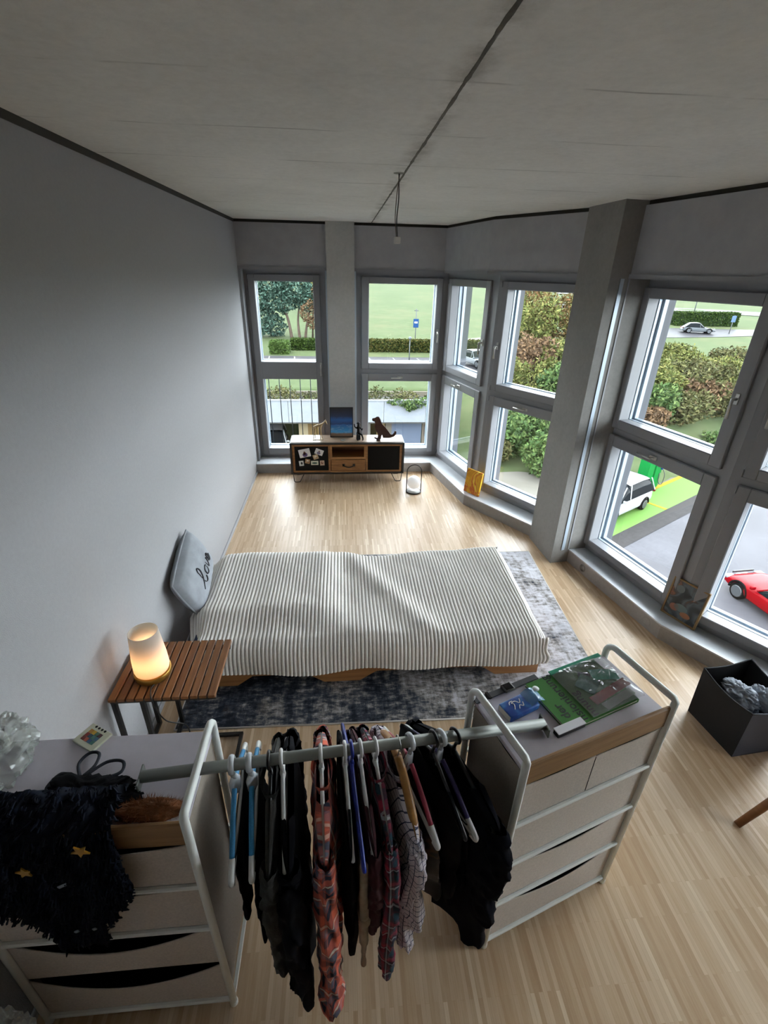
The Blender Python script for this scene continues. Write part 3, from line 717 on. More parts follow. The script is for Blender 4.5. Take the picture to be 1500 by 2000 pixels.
Rr = [.016, .017, .016, .011, .014, .009, .008, .006, .009, .008, .006, .012, .011, .009, .007, .012, .011, .009, .007]
skinmesh([tuple(b0 + Vector(p)) for p in P_], E_, Rr, 'body', m_ink, t)
MB().lathe([(.001, .222), (.012, .22), (.015, .212), (.026, .210), (.026, .208), (.001, .207)], b0, 16).build('hat', m_ink, t)
MB().box(b0 + Vector((0, .005, .034)), (.05, .04, .066), bev=.006).build('seat_block', m_ink, t)
# pale gold long-legged animal figure
t = thing('long_legged_figure', 'pale gold long-legged animal figure at the left end of the sideboard top', 'figurine', (-.32, 5.70, ZT))
m_gold = plain('pale_gold', '#a58f6c', .4, .4)
b0 = Vector((-.31, 5.70, ZT))
P_ = [(-.03, 0, .175), (.03, 0, .178), (.07, .0, .205), (.095, 0, .235), (.105, 0, .215), (.118, -.005, .19), (-.045, -.012, .10), (-.055, -.014, .006), (-.04, .014, .10), (-.035, .02, .006), (.035, -.012, .10), (.03, -.014, .006), (.04, .014, .10), (.052, .02, .006), (-.055, 0, .15), (.1, 0, .25)]
E_ = [(0, 1), (1, 2), (2, 3), (3, 4), (4, 5), (0, 6), (6, 7), (0, 8), (8, 9), (1, 10), (10, 11), (1, 12), (12, 13), (0, 14), (3, 15)]
skinmesh([tuple(b0 + Vector(p)) for p in P_], E_, [.016, .015, .010, .009, .008, .005, .006, .004, .006, .004, .006, .004, .006, .004, .004, .003], 'body', m_gold, t)
MB().box(b0 + Vector((0, 0, .003)), (.13, .05, .006), bev=.002).build('plinth', m_gold, t)
o = MB().lathe([(.001, 0), (.022, .001), (.034, .007), (.036, .011), (.031, .009), (.001, .004)], (-.005, 5.65, ZT), 20).build('small_dish', plain('dish_grey', '#8f8a80', .3))
tag(o, 'small grey dish in front of the seascape on the sideboard', 'dish'); tag_top(o, (-.005, 5.65, ZT))

def m_globe():
    t = NT('opal_globe'); t.p.inputs['Base Color'].default_value = L('#e6e7ea'); t.p.inputs['Roughness'].default_value = .3
    t.p.inputs['Emission Color'].default_value = (1, .98, .95, 1); t.p.inputs['Emission Strength'].default_value = .35; return t.m
# ------------------------------------------------------------------ globe lantern on the floor
gx, gy = .84, 5.27
t = thing('globe_lantern', 'white globe lantern with a black hoop handle on the floor by the sideboard', 'lamp', (gx, gy, 0))
MB().lathe([(.001, .002), (.078, .002), (.080, .006), (.080, .016), (.001, .018)], (gx, gy, 0), 32).build('base_plate', plain('lantern_plate', '#cfcfcd', .4), t)
hp = MB(); hp.tube([(gx + .088 * math.cos(a), gy + .088 * math.sin(a), .008) for a in np.linspace(0, 2 * PI, 33)[:-1]], .007, 8, closed=True)
pts = [(gx - .088, gy, .01), (gx - .088, gy, .12)] + [(gx - .088 * math.cos(a), gy, .262 + .088 * math.sin(a)) for a in np.linspace(0, PI, 15)] + [(gx + .088, gy, .12), (gx + .088, gy, .01)]
hp.tube(pts, .006, 8); hp.build('hoop', M_black, t)
MB().ball((gx, gy, .125), .082, 28, 18, (1, 1, 1)).build('globe', m_globe(), t)
# ------------------------------------------------------------------ small paintings leaning on the kerb
def m_art(name, stops, scale, scl=(1, 1, 1), d=3.):
    t = NT(name); f = t.noise(t.coord(scale=scl), scale, 3, .55); n2 = t.n('TexNoise'); n2.inputs['Scale'].default_value = scale; n2.inputs['Distortion'].default_value = d
    t.l(t.coord(scale=scl), n2.inputs[0]); t.col(t.ramp(n2.outputs[0], [(p, L(c)) for p, c in stops])); t.p.inputs['Roughness'].default_value = .5; return t.m
p0, p1 = Vector((1.385, 5.02, .13)), Vector((1.525, 4.805, .13)); dx = (p1 - p0); an = math.atan2(dx.y, dx.x)
pm = (p0 + p1) / 2
t = thing('yellow_painting', 'small yellow and orange abstract canvas leaning on the window kerb', 'painting', tuple(pm), rot=Euler((-.14, 0, an), 'XYZ'))
MB().box((0, 0, .138), (.225, .024, .276), bev=.002).build('canvas', m_art('yellow_art', [(.3, '#c98a12'), (.42, '#e0ac17'), (.5, '#c4561a'), (.56, '#e7c534'), (.66, '#e8d79a'), (.8, '#e3b51c')], 5, (1, 1, 1), 1.2), t, local=True)
p0, p1 = Vector((2.395, 2.74, .13)), Vector((2.50, 2.50, .13)); dx = p1 - p0; an = math.atan2(dx.y, dx.x); pm = (p0 + p1) / 2
t = thing('framed_picture', 'gilt framed dark still-life painting leaning against the window mullion', 'picture', tuple(pm), rot=Euler((-.13, 0, an)))
MB().box((0, 0, .155), (.24, .008, .29)).build('painting', m_art('still_life', [(.3, '#1c2224'), (.42, '#343c3e'), (.5, '#5c6a72'), (.57, '#46403a'), (.62, '#8f5f44'), (.68, '#3f4f58'), (.8, '#222a2b')], 7, (1, 1, 1), .8), t, local=True)
fb = MB(); m_gilt = plain('gilt', '#8e7450', .45, .4)
for z in (.007, .303): fb.box((0, -.002, z), (.262, .02, .014), bev=.003)
for x in (-.124, .124): fb.box((x, -.002, .155), (.014, .02, .31), bev=.003)
fb.build('frame', m_gilt, t, local=True)
for (x, z, rx, rz_, c) in ((-.055, .085, .034, .028, '#9a6a58'), (.035, .062, .038, .022, '#a8704f'), (-.01, .10, .05, .03, '#6f8181'), (-.06, .235, .03, .03, '#6b7376')):
    m1 = MB(); m1.lathe([(.001, 0), (1, 0), (1, .001)], (0, 0, 0), 16, False); m1.v = [(x + v[0] * rx, -.0045 - v[2], z + v[1] * rz_) for v in m1.v]; m1.build('painted_fruit', plain('art_' + c, c, .6), t, local=True)

# ------------------------------------------------------------------ laundry basket
t = thing('fabric_basket', 'black open fabric basket full of grey clothes by the right edge', 'basket', (2.25, 1.77, 0))
bq = [(2.105, 1.935), (2.145, 1.612), (2.45, 1.64), (2.42, 1.965)]; bt = [(2.085, 1.93), (2.118, 1.595), (2.46, 1.62), (2.43, 1.985)]
m_bask = plain('basket_felt', '#121114', .9, var=.15, vs=40)
def basket_side(i):
    a0, a1 = Vector((*bq[i], .0)), Vector((*bq[(i + 1) % 4], .0)); b0, b1 = Vector((*bt[i], .36)), Vector((*bt[(i + 1) % 4], .36)); nn = Vector(((a1 - a0).y, -(a1 - a0).x, 0)).normalized()
    def f(u, v, s): 
        p = (a0.lerp(a1, u)).lerp(b0.lerp(b1, u), v); sag = -.02 * math.sin(u * PI) * v if i % 2 == 1 else -.028 * math.sin(u * PI) * v
        return p + Vector((0, 0, sag)) + nn * (s - .008 * math.sin(u * PI) * math.sin(v * PI) * 1)
    m = MB(); m.grid(lambda u, v: f(u, v, 0), 12, 8); m.grid(lambda u, v: f(1 - u, v, -.006), 12, 8); m.tube([f(k / 12, 1, -.003) for k in range(13)], .005, 6)
    m.build('side', m_bask if i != 1 else plain('basket_felt_lit', '#3b3d46', .9), t)  # front side of the same felt lightened: light falling on it painted in
for i in range(4): basket_side(i)
MB().prism(bq, .001, .008).build('bottom', m_bask, t)
m_cl = plain('grey_jersey', '#9da3ac', .95, var=.25, vs=18)
def heap(cx, cy, cz_, rx, ry, rz_, seed, amp=.25, mat=m_cl, fr=3.0):
    def f(d):
        q = Vector((d.x * fr + seed, d.y * fr, d.z * fr)); w = noise.noise_vector(q * .6) * .9
        return 1 + amp * (nz(q.x * .5, q.y * .5, q.z * .5) * .9 + 1.5 * (.28 - abs(noise.noise(q + w))) + .8 * (.25 - abs(noise.noise(q * 2.1 + w * 2))) + .3 * (.25 - abs(noise.noise(q * 4.3))))
    return MB().ball((cx, cy, cz_), 1, 64, 44, (rx, ry, rz_), f)
for j, (a, b, c_, rx, ry, rz_, lab) in enumerate(((2.25, 1.80, .262, .075, .10, .06, 'crumpled light grey garment on top in the black basket, nearest its left side'), (2.36, 1.76, .268, .06, .085, .055, 'crumpled grey garment in the black basket, nearest the picture edge'), (2.285, 1.785, .15, .085, .09, .065, 'dark grey garment lower in the black basket under the others'))):
    o = heap(a, b, c_, rx, ry, rz_, j * 7.3, .3).build('crumpled_garment', m_cl if j < 2 else plain('dark_jersey', '#4a4e57', .95)); tag(o, lab, 'clothing', None); tag_top(o, (a, b, c_ - rz_))
# chair leg entering at the right edge
t = thing('wooden_chair', 'wooden chair whose splayed brown leg enters at the right edge', 'chair', (2.25, 1.2, 0))
m_leg = m_wood('oiled_oak', '#6d4526', '#93623a', (4, 4, 40), .45)
def splay(p0, p1): MB().tube([p0, (Vector(p0) + Vector(p1)) / 2, p1], [.017, .022, .026], 10).build('leg', m_leg, t)
splay((1.90, 1.26, 0), (2.33, 1.31, .45)); splay((2.80, 1.36, 0), (2.55, 1.32, .45)); splay((1.98, .55, 0), (2.36, .92, .45)); splay((2.82, .62, 0), (2.55, .94, .45))
MB().box((2.44, 1.12, .463), (.42, .46, .026), bev=.01).build('seat', m_leg, t)

# ------------------------------------------------------------------ fabric dressers
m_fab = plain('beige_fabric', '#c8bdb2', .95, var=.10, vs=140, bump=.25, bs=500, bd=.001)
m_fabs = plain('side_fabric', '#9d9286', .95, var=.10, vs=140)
m_oak = m_wood('oak_trim', '#7d5b39', '#9c7850', (3, 40, 40), .5, False)
m_top_ = plain('mauve_grey_top', '#c9c3cc', .6, var=.03, vs=30)
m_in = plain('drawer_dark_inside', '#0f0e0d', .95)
PZ = 1.06; LZ = 1.122
def dresser(name_label, loc, rz, Wd, D, split, sags, rails=(.04, .30, .55, .79)):
    t = thing('fabric_dresser', name_label, 'dresser', (loc[0], loc[1], 0), rz)
    def B(mb, nm, mat, par=t): return mb.build(nm, mat, par, local=True)
    for x in (.009, Wd - .009):
        m = MB()
        path = [(x, 0, .02), (x, 0, LZ - .008), (x, .008, LZ)] + [(x, D - .04 + .04 * math.sin(a), LZ - .04 + .04 * math.cos(a)) for a in np.linspace(0, PI / 2, 7)] + [(x, D, .02)]
        m.tube(path, .0125, 8); m.bar((x, 0, .035), (x, D, .035), .012, .016)
        B(m, 'side_frame', M_white)
        for y in (0, D): B(MB().lathe([(.010, 0), (.014, .003), (.014, .02), (.009, .03)], (x, y, 0), 12), 'foot', M_white)
    for z in rails:
        B(MB().bar((.015, .0, z), (Wd - .015, .0, z), .016, .016, bev=.004), 'front_rail', M_white)
        B(MB().bar((.015, D, z), (Wd - .015, D, z), .012, .012), 'back_rail', M_white)
    B(MB().box((Wd / 2, D / 2 + .008, PZ - .008), (Wd - .03, D - .012, .016), bev=.003), 'top_panel', m_top_)
    B(MB().box((Wd / 2, .006, 1.043), (Wd - .03, .014, .094), bev=.004), 'front_trim', m_oak)
    for x in (.02, Wd - .02):
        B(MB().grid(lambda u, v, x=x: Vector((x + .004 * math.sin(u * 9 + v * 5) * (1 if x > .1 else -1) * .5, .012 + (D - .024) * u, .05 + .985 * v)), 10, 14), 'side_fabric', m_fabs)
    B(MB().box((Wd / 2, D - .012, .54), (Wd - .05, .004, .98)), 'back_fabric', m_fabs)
    rows = [(.80, .99), (.56, .785), (.31, .545), (.05, .295)]
    for ri, (z0, z1) in enumerate(rows):
        cols = [(.022, Wd / 2 - .002), (Wd / 2 + .002, Wd - .022)] if (split and ri == 0) else [(.022, Wd - .022)]
        for (x0, x1) in cols:
            sag = sags[ri]; h = (z1 - z0)
            def front(u, v):
                x = x0 + (x1 - x0) * u; top = z1 - .004 - sag * math.sin(u * PI) ** .8
                return Vector((x, .004 + .004 * math.sin(v * PI) * math.sin(u * PI) - sag * .35 * v * v * math.sin(u * PI), z0 + (top - z0) * v))
            m = MB(); m.grid(front, 16, 7)
            m.tube([front(k / 15, 1) for k in range(16)], .0025, 5)
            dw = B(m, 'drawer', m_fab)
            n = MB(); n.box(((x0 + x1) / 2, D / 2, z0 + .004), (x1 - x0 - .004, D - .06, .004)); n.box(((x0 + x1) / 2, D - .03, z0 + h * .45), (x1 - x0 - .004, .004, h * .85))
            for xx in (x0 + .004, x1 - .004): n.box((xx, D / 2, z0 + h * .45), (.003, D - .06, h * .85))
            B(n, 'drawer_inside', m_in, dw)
    return t
RA = math.atan2(.19, .60)
dresser('white framed beige fabric dresser at the right end of the clothes rail, nearest the basket', (.515, .885), RA, .632, .30, True, [.004, .012, .026, .034])
dresser('white framed beige fabric dresser by the left wall, draped with a dark shawl', (-1.078, .79), 0, .655, .31, False, [.018, .02, .06, .055], (.04, .55, .79))

# ------------------------------------------------------------------ clothes rail
RZ = 1.088
rA, rB = Vector((-.597, .934, RZ)), Vector((.64, 1.036, RZ)); rD = (rB - rA).normalized()
t = thing('clothes_rail', 'grey metal clothes rail bridging the two fabric dressers', 'rail', tuple((rA + rB) / 2))
M_rail = plain('rail_grey', '#8f928c', .4, .3)
MB().tube([rA, rB], .0185, 14, flat=.78).build('rod', M_rail, t)
for p in (rA, rB):
    MB().box(p + Vector((0, 0, -.008)), (.006, .07, .036), Euler((0, 0, math.atan2(rD.y, rD.x))), bev=.002).build('end_plate', plain('end_plate', '#6c6f69', .5), t)

# ------------------------------------------------------------------ hangers and clothes
m_wp = plain('white_plastic', '#d9d8d6', .35); m_clear = plain('milky_plastic', '#c3c7cb', .25)
m_bluegrip = plain('blue_grip', '#2f7fae', .6, var=.15, vs=300); m_pink = plain('pink_grip', '#9b3145', .5, var=.1, vs=300)
m_purple = plain('purple_grip', '#352a5c', .5, var=.1, vs=300); m_bluep = plain('cobalt_plastic', '#1b2e8c', .35); m_woodh = m_wood('hanger_wood', '#8d5f2f', '#b1803f', (6, 6, 40), .4, False)
m_bp = plain('black_plastic', '#111113', .35)
def frame_at(x, phi):
    t_ = (x - rA.x) / (rB.x - rA.x); c = rA.lerp(rB, t_); a = math.radians(phi)
    f = Vector((math.sin(a), -math.cos(a), 0)); n = Vector((math.cos(a), math.sin(a), 0)); return c, f, n
def hanger(x, phi, kind, label, grip=None, hw=.205, mat=None):
    c, f, n = frame_at(x, phi)
    P = lambda s, z, tt=0: c + f * s + n * tt + Vector((0, 0, z))
    t = thing('clothes_hanger', label, 'hanger', tuple(c + Vector((0, 0, .02))), group='hangers on the rail')
    hook = [P(.0235 * math.cos(a) - .0, .0235 * math.sin(a)) for a in np.linspace(PI * 1.12, -PI * .38, 14)] + [P(.004, -.042), P(0, -.06)]
    if kind == 'wood':
        MB().tube(hook, .002, 8).build('hook', M_steel, t)
        m = MB()
        for sg in (1, -1): m.tube(catmull([P(0, -.064), P(sg * .07, -.082), P(sg * .15, -.135), P(sg * hw, -.178)], 5), [.014] * 11 + [.013, .013, .013, .012, .010], 10, flat=.6)
        m.build('shoulders', m_woodh, t); return t
    if kind == 'grip':
        m = MB(); m.tube(hook, [.009] * len(hook), 8, flat=.6)
        m.tube([P(0, -.05), P(0, -.07), P(0, -.115), P(0, -.13)], [.011, .02, .018, .009], 12, flat=.4)
        m.build('hook', m_clear, t)
        for sg in (1, -1):
            g = MB(); g.tube(catmull([P(sg * .018, -.085), P(sg * .09, -.115), P(sg * (hw - .035), -.165)], 6), .0078, 10); g.build('grip_arm', grip, t)
            e = MB(); e.tube(catmull([P(sg * (hw - .036), -.165), P(sg * hw, -.182), P(sg * (hw + .012), -.196), P(sg * (hw - .01), -.204)], 4), [.0082] * 6 + [.0088] * 7, 10)
            e.build('white_end', m_wp, t)
        MB().tube([P(-hw + .01, -.203), P(hw - .01, -.203)], .006, 8).build('bar', m_wp, t); return t
    mt = mat or m_wp
    MB().tube(hook, .0055, 8).build('hook', mt, t)
    m = MB()
    m.tube([P(0, -.05), P(0, -.07), P(.0, -.09)], [.007, .010, .006], 8)
    for sg in (1, -1): m.tube(catmull([P(0, -.062), P(sg * .03, -.075), P(sg * .10, -.115), P(sg * hw, -.178), P(sg * (hw + .004), -.192), P(sg * (hw - .02), -.198)], 5), .0062, 8)
    m.build('shoulders', mt, t)
    MB().tube([P(-hw + .02, -.198), P(hw - .02, -.198)], .005, 8).build('bar', mt, t); return t
def garment(name, label, cat, x, phi, mat, hem, hw0=.2, hw1=.22, th=.02, sleeves=None, trouser=False, neck=-.082, seed=0, slr=.036, front_ext=0, cuff=None, collar=None, fold=.012, hemvar=.02, off=0.0, nw=.105, dip=.05, flare=0):
    c, f, n = frame_at(x + off, phi)
    P = lambda s, z, tt=0: c + f * s + n * tt + Vector((0, 0, z))
    zh = hem - RZ
    t = thing(name, label, cat, tuple(P(0, neck)))
    NU, NV = 56, 34
    def hang(q):      # line of the hanger's shoulders
        return float(np.interp(q, [0, .03, .10, .205, .24], [-.066, -.077, -.117, -.180, -.215]))
    def body(u, v):
        th_ = 2 * PI * u; ct, st = math.cos(th_), math.sin(th_)
        hw = hw0 + (hw1 - hw0) * v ** .8
        s = hw * math.copysign(abs(ct) ** .75, ct)
        if trouser: zt = -.192
        else:
            q = abs(s); zt = hang(q) + .016 + neck + .082
            if q < nw: zt -= dip * (1 - (q / nw) ** 2) + .012
        v = v ** 1.5; b0_ = (.12 if v < .001 else .62) if (not trouser and abs(s) > nw) else .55
        tk = th * (b0_ + (1 - b0_) * min(1, v * 7)) * (1 + .35 * nz(v * 3, seed))
        tt = tk * math.copysign(abs(st) ** .8, st)
        q = Vector((s * 11 + seed * 3.1, v * 1.6 + (.5 if st > 0 else 0), seed)); amp = fold * min(1, v * 2.2)
        tt += amp * (1.3 * (.3 - abs(noise.noise(q))) * 1.6 + .9 * nz(s * 19 + seed, v * 3, seed) + .5 * (.25 - abs(nz(s * 30 + v * 9, v * 12, seed))) + .45 * math.sin(s * 38 + seed + v * 2))
        s += front_ext * v * max(0, ct) + (.018 * nz(v * 3.5 + seed, 7.7 + ct) + .012 * nz(v * 9 + seed, ct * 2)) * min(1, v * 3)
        z = zt + (zh + hemvar * nz(s * 7 + seed, 2.2) - zt) * v
        return P(s, z, tt), (u * 4 * hw, -z)
    m = MB(); m.grid(body, NU, NV, closeu=True)
    # fix the uv wrap of the last column
    m.build('body' if not trouser else 'legs', mat, t)
    if sleeves:
        for sg, zend, bow in sleeves:
            zs = zend - RZ; s0 = sg * (hw0 - .022); z0 = neck - .105
            path = catmull([P(s0, z0 + .012), P(s0 + sg * .03, z0 - .05), P(s0 + sg * (.035 + bow), z0 + (zs - z0) * .4, .006 * nz(seed, sg)), P(s0 + sg * (.02 + bow * 1.4), z0 + (zs - z0) * .72, .02 * nz(seed, sg + 3)), P(s0 + sg * (.02 + bow), zs, .03 * nz(seed + 2, sg))], 7)
            NP = len(path)
            def slv(u, v):
                k = v * (NP - 1); i = int(min(NP - 2, k)); p = path[i].lerp(path[i + 1], k - i); a = 2 * PI * u
                r = slr * (.85 + .25 * math.sin(min(1, v * 1.4) * PI * .7) + .35 * flare * v ** 3) * (1 + .30 * nz(v * 7 + seed, math.cos(a) * 1.4, sg + math.sin(a)) + .9 * (.2 - abs(nz(v * 9 + seed, math.cos(a) * 1.1 + v * 3, math.sin(a) * 1.1))))
                return p + f * math.cos(a) * r * 1.05 + n * math.sin(a) * r * .72 + Vector((0, 0, -.012 * math.cos(a + seed) * v)), (u * .22, v * (z0 - zs))
            sm_ = MB(); sm_.grid(slv, 22, 60, closeu=True); so = sm_.build('sleeve', mat, t)
            if cuff: MB().tube([path[-2] + Vector((0, 0, .0)), path[-1] + Vector((0, 0, -.012))], slr * .82, 12).build('cuff', cuff, so)
    if collar:
        cm_ = MB()
        def cl(u, v):
            a = 2 * PI * u; return P(.062 * math.cos(a), neck - .012 - .012 * math.cos(a) + .034 * v - .012 * abs(math.sin(a)) , (.024 + .010 * v) * math.sin(a)), (u * .3, v * .05)
        cm_.grid(cl, 24, 5, closeu=True); cm_.build('collar', collar, t)
    return t
m_blk = [plain('black_fabric_%d' % i, c, .95, var=.35, vs=25, spec=.12) for i, c in enumerate(('#08080b', '#0b0b10', '#0f0f14', '#0a0b13'))]
m_gry = plain('grey_knit', '#33322f', .95, var=.25, vs=60, bump=.5, bs=300, bd=.003)
m_mar = plain('maroon_fabric', '#3b0f17', .9, var=.25, vs=30)
m_pl1 = m_plaid('coral_plaid', '#a8574a', [(.15, .26, '#10152a'), (.45, .26, '#dd6a50'), (.66, .07, '#e8dac8'), (.84, .2, '#6d6c7c')], su=.085, sv=.085)
m_pl2 = m_plaid('dark_plaid', '#541a2a', [(.15, .30, '#0d3342'), (.5, .18, '#a12a40'), (.72, .08, '#b5bcc0'), (.86, .16, '#150f22')], su=.075, sv=.075)
m_chk = m_plaid('white_check', '#d8d0d8', [(.5, .13, '#3a3f5c')], su=.023, sv=.023)
m_brn = m_art('brown_print', [(.3, '#0d0b0b'), (.5, '#191310'), (.6, '#4a3417'), (.66, '#15110f'), (.8, '#2a1c12')], 9, (1, 1, 1), 1.5)
m_crm = plain('cream_fabric', '#a3937c', .9, var=.2, vs=30)

hanger(-.345, 5, 'grip', 'leftmost hanger on the rail, milky white with a blue grip arm', m_bluegrip)
garment('trousers', 'black trousers folded over the leftmost blue and white hanger', 'trousers', -.345, 5, m_blk[0], .55, .17, .16, .012, trouser=True, seed=1, fold=.008)
hanger(-.295, 6, 'grip', 'second hanger from the left on the rail, milky white with a blue grip arm', m_bluegrip)
garment('trousers', 'black trousers folded over the second blue and white hanger from the left', 'trousers', -.295, 6, m_blk[1], .47, .18, .19, .014, trouser=True, seed=2, fold=.01)
hanger(-.238, 3, 'tube', 'black hanger inside the grey cardigan, third from the left on the rail', mat=m_bp)
garment('cardigan', 'dark grey knitted cardigan on a black hanger, left part of the rail', 'cardigan', -.238, 3, m_gry, .46, .222, .225, .020, [(1, .36, -.01), (-1, .5, .0)], seed=3, slr=.034, collar=m_gry, nw=.07)
hanger(-.202, 5, 'tube', 'white plastic hanger carrying the long black coat')
garment('coat', 'long black coat on a white hanger, reaching lowest of the clothes', 'coat', -.190, 5, m_blk[2], .10, .222, .25, .034, [(1, .28, .01), (-1, .3, .0)], seed=4, slr=.044, fold=.018)
hanger(-.085, 3, 'tube', 'white plastic hanger inside the coral plaid shirt')
garment('plaid_shirt', 'coral, navy and cream plaid shirt with long dangling sleeves', 'shirt', -.085, 3, m_pl1, .30, .222, .225, .034, [(1, .10, .010), (-1, .3, 0)], seed=5, slr=.040, collar=m_pl1, fold=.026, nw=.09, flare=1)
hanger(-.012, 5, 'tube', 'white plastic hanger just left of the cobalt blue hanger')
garment('top', 'black top hanging just left of the cobalt blue hanger', 'top', -.018, 5, m_blk[0], .33, .218, .22, .018, seed=6, fold=.010)
hanger(.008, 7, 'tube', 'cobalt blue plastic hanger in the middle of the rail', mat=m_bluep, hw=.235)
t = garment('camisole', 'cream strappy camisole with dangling cords on the cobalt blue hanger', 'top', .010, 7, m_crm, .47, .185, .20, .008, seed=7, neck=-.22, fold=.005)
c_, f_, n_ = frame_at(.010, 7); Pq = lambda s, z, tt=0: c_ + f_ * s + n_ * tt + Vector((0, 0, z))
cd = MB(); cd.tube(catmull([Pq(.225, -.20), Pq(.232, -.28), Pq(.228, -.38), Pq(.235, -.46)], 5), [.012] * 8 + [.015] * 8, 8); cd.ball(Pq(.24, -.475), .019, 12, 8)
cd.tube(catmull([Pq(.235, -.47), Pq(.22, -.55), Pq(.235, -.64), Pq(.225, -.72), Pq(.228, -.79)], 5), [.012] * 5 + [.015] * 5 + [.009] * 5 + [.007] * 3 + [.010] * 3, 8)
cd.build('cord', m_crm, t)
hanger(.036, 8, 'tube', 'white plastic hanger carrying the maroon top')
garment('long_sleeved_top', 'maroon long-sleeved top between the cream camisole and the dark plaid shirt', 'top', .040, 8, m_mar, .42, .220, .215, .020, [(1, .56, .0), (-1, .5, 0)], seed=8, slr=.028)
hanger(.083, 9, 'tube', 'white plastic hanger inside the dark teal and maroon plaid shirt')
garment('plaid_shirt', 'dark teal and maroon plaid shirt on a white hanger, middle of the rail', 'shirt', .083, 9, m_pl2, .40, .218, .20, .024, [(1, .22, .002), (-1, .4, 0)], seed=9, slr=.032, collar=m_pl2, fold=.02, nw=.06)
hanger(.155, 12, 'wood', 'light wooden hanger with a steel hook inside the white checked shirt', hw=.19)
garment('checked_shirt', 'white shirt with a dark blue grid check on the wooden hanger', 'shirt', .150, 12, m_chk, .44, .205, .235, .034, [(1, .26, -.03), (-1, .5, 0)], seed=10, slr=.036, collar=m_chk, fold=.022, nw=.075)
hanger(.192, 17, 'grip', 'milky white hanger with pink grip arms right of the checked shirt', m_pink)
garment('top', 'dark brown patterned top on the pink-armed hanger', 'top', .205, 17, m_brn, .52, .16, .19, .020, seed=11, fold=.018, off=.012, neck=-.16)
hanger(.268, 20, 'tube', 'black hanger just left of the purple-armed hanger', mat=m_bp)
garment('top', 'black top just left of the purple-armed hanger', 'top', .262, 19, m_blk[1], .48, .215, .20, .018, seed=12)
hanger(.292, 22, 'grip', 'milky white hanger with purple grip arms near the right end of the rail', m_purple)
garment('skirt', 'black skirt clipped under the purple-armed hanger', 'skirt', .292, 22, m_blk[3], .56, .17, .19, .014, trouser=True, seed=13)
hanger(.338, 26, 'tube', 'rightmost hanger on the rail, black, inside the long black dress', mat=m_bp)
garment('dress', 'long black dress at the right end of the rail beside the dresser', 'dress', .345, 27, m_blk[3], .24, .222, .245, .040, [(1, .45, .0), (-1, .5, 0)], seed=14, slr=.04, fold=.03, hemvar=.05)

# ------------------------------------------------------------------ things on the right dresser top (z = PZ)
rx = Vector((math.cos(RA), math.sin(RA), 0)); ry_ = Vector((-math.sin(RA), math.cos(RA), 0))
def at(px, py, z=PZ): return Vector((px, py, z))
# book
bc = Vector((.835, 1.165, PZ)); ba = math.atan2(1.345 - 1.235, .955 - .648)
k_ = .985
t = thing('green_book', 'green paperback book with black lettering lying on the right dresser', 'book', (.832, 1.172, PZ), ba)
bw, bh, bt_ = .325, .215, .014
MB().box((0, 0, bt_ / 2), (bw - .006, bh - .006, bt_ - .003)).build('pages', plain('book_pages', '#cfcabb', .8), t, local=True)
cv = MB(); m_cov = plain('book_green', '#3f7a32', .35)
cv.box((0, 0, bt_ - .001), (bw, bh, .002)); cv.box((0, 0, .001), (bw, bh, .002)); cv.box((bw / 2 - .001, 0, bt_ / 2), (.002, bh, bt_)); cv.build('cover', m_cov, t, local=True)
m_ink2 = plain('print_black', '#11160f', .5)
# lettering runs down the short side; tops of the letters face the spine
for i, (s, xo, yo) in enumerate((('t der', -.112, -.098), ('nsionierung', -.066, -.100), ('nnung', -.018, -.100))):
    Mt = Matrix.Translation((xo, yo, bt_ + .0002)) @ Matrix.Rotation(PI / 2, 4, 'Z')
    textobj(s, .045, m_ink2, t, Mt, bold=.0006)
# zip bag
t = thing('zip_bag', 'clear zip-lock bag with a green seal holding coloured swatches, on the green book', 'bag', (.90, 1.20, PZ + .016), ba)
M = WM[t]
def film(u, v):
    a, b = u - .5, v - .5; e = (1 - (2 * abs(a)) ** 4) * (1 - (2 * abs(b)) ** 4)
    return Vector((a * .245, b * .215, .003 + .016 * e + .009 * nz(a * 9, b * 9, 2) * e + .006 * abs(nz(a * 22, b * 20, 5)) * e))
m_zip = m_film('clear_bag_film', '#eef2f0', .14, .10)
fb_ = MB(); fb_.grid(film, 34, 30); fb_.grid(lambda u, v: Vector(((u - .5) * .245, (v - .5) * .215, .001)), 4, 4); fb_.build('film', m_zip, t, local=True)
MB().box((0, .105, .004), (.25, .018, .004), bev=.001).build('zip_seal', plain('zip_green', '#1f8f6a', .35), t, local=True)
for nm, c, (cx, cy, w, h, r, z), mc in (('teal swatch', 0, (-.035, .01, .075, .07, .5, .006), '#1c5a52'), ('sea green film', 0, (.055, .02, .10, .05, -.35, .008), '#2f8f78'), ('red folded cloth', 0, (.02, -.045, .19, .035, .12, .004), '#8d3b3a'), ('white slip', 0, (.02, -.082, .15, .03, .1, .003), '#b9c0b8'), ('navy swatch', 0, (-.02, .035, .06, .05, .9, .004), '#23303c')):
    m1 = MB(); M1 = Matrix.Translation((cx, cy, z)) @ Matrix.Rotation(r, 4, 'Z')
    m1.grid(lambda u, v: M1 @ Vector(((u - .5) * w, (v - .5) * h, .004 * nz(u * 5 + cx * 40, v * 5))), 8, 6)
    m1.build(nm.split()[-1], plain('bagged_' + mc, mc, .5), t, local=True, label=nm + ' inside the clear bag')
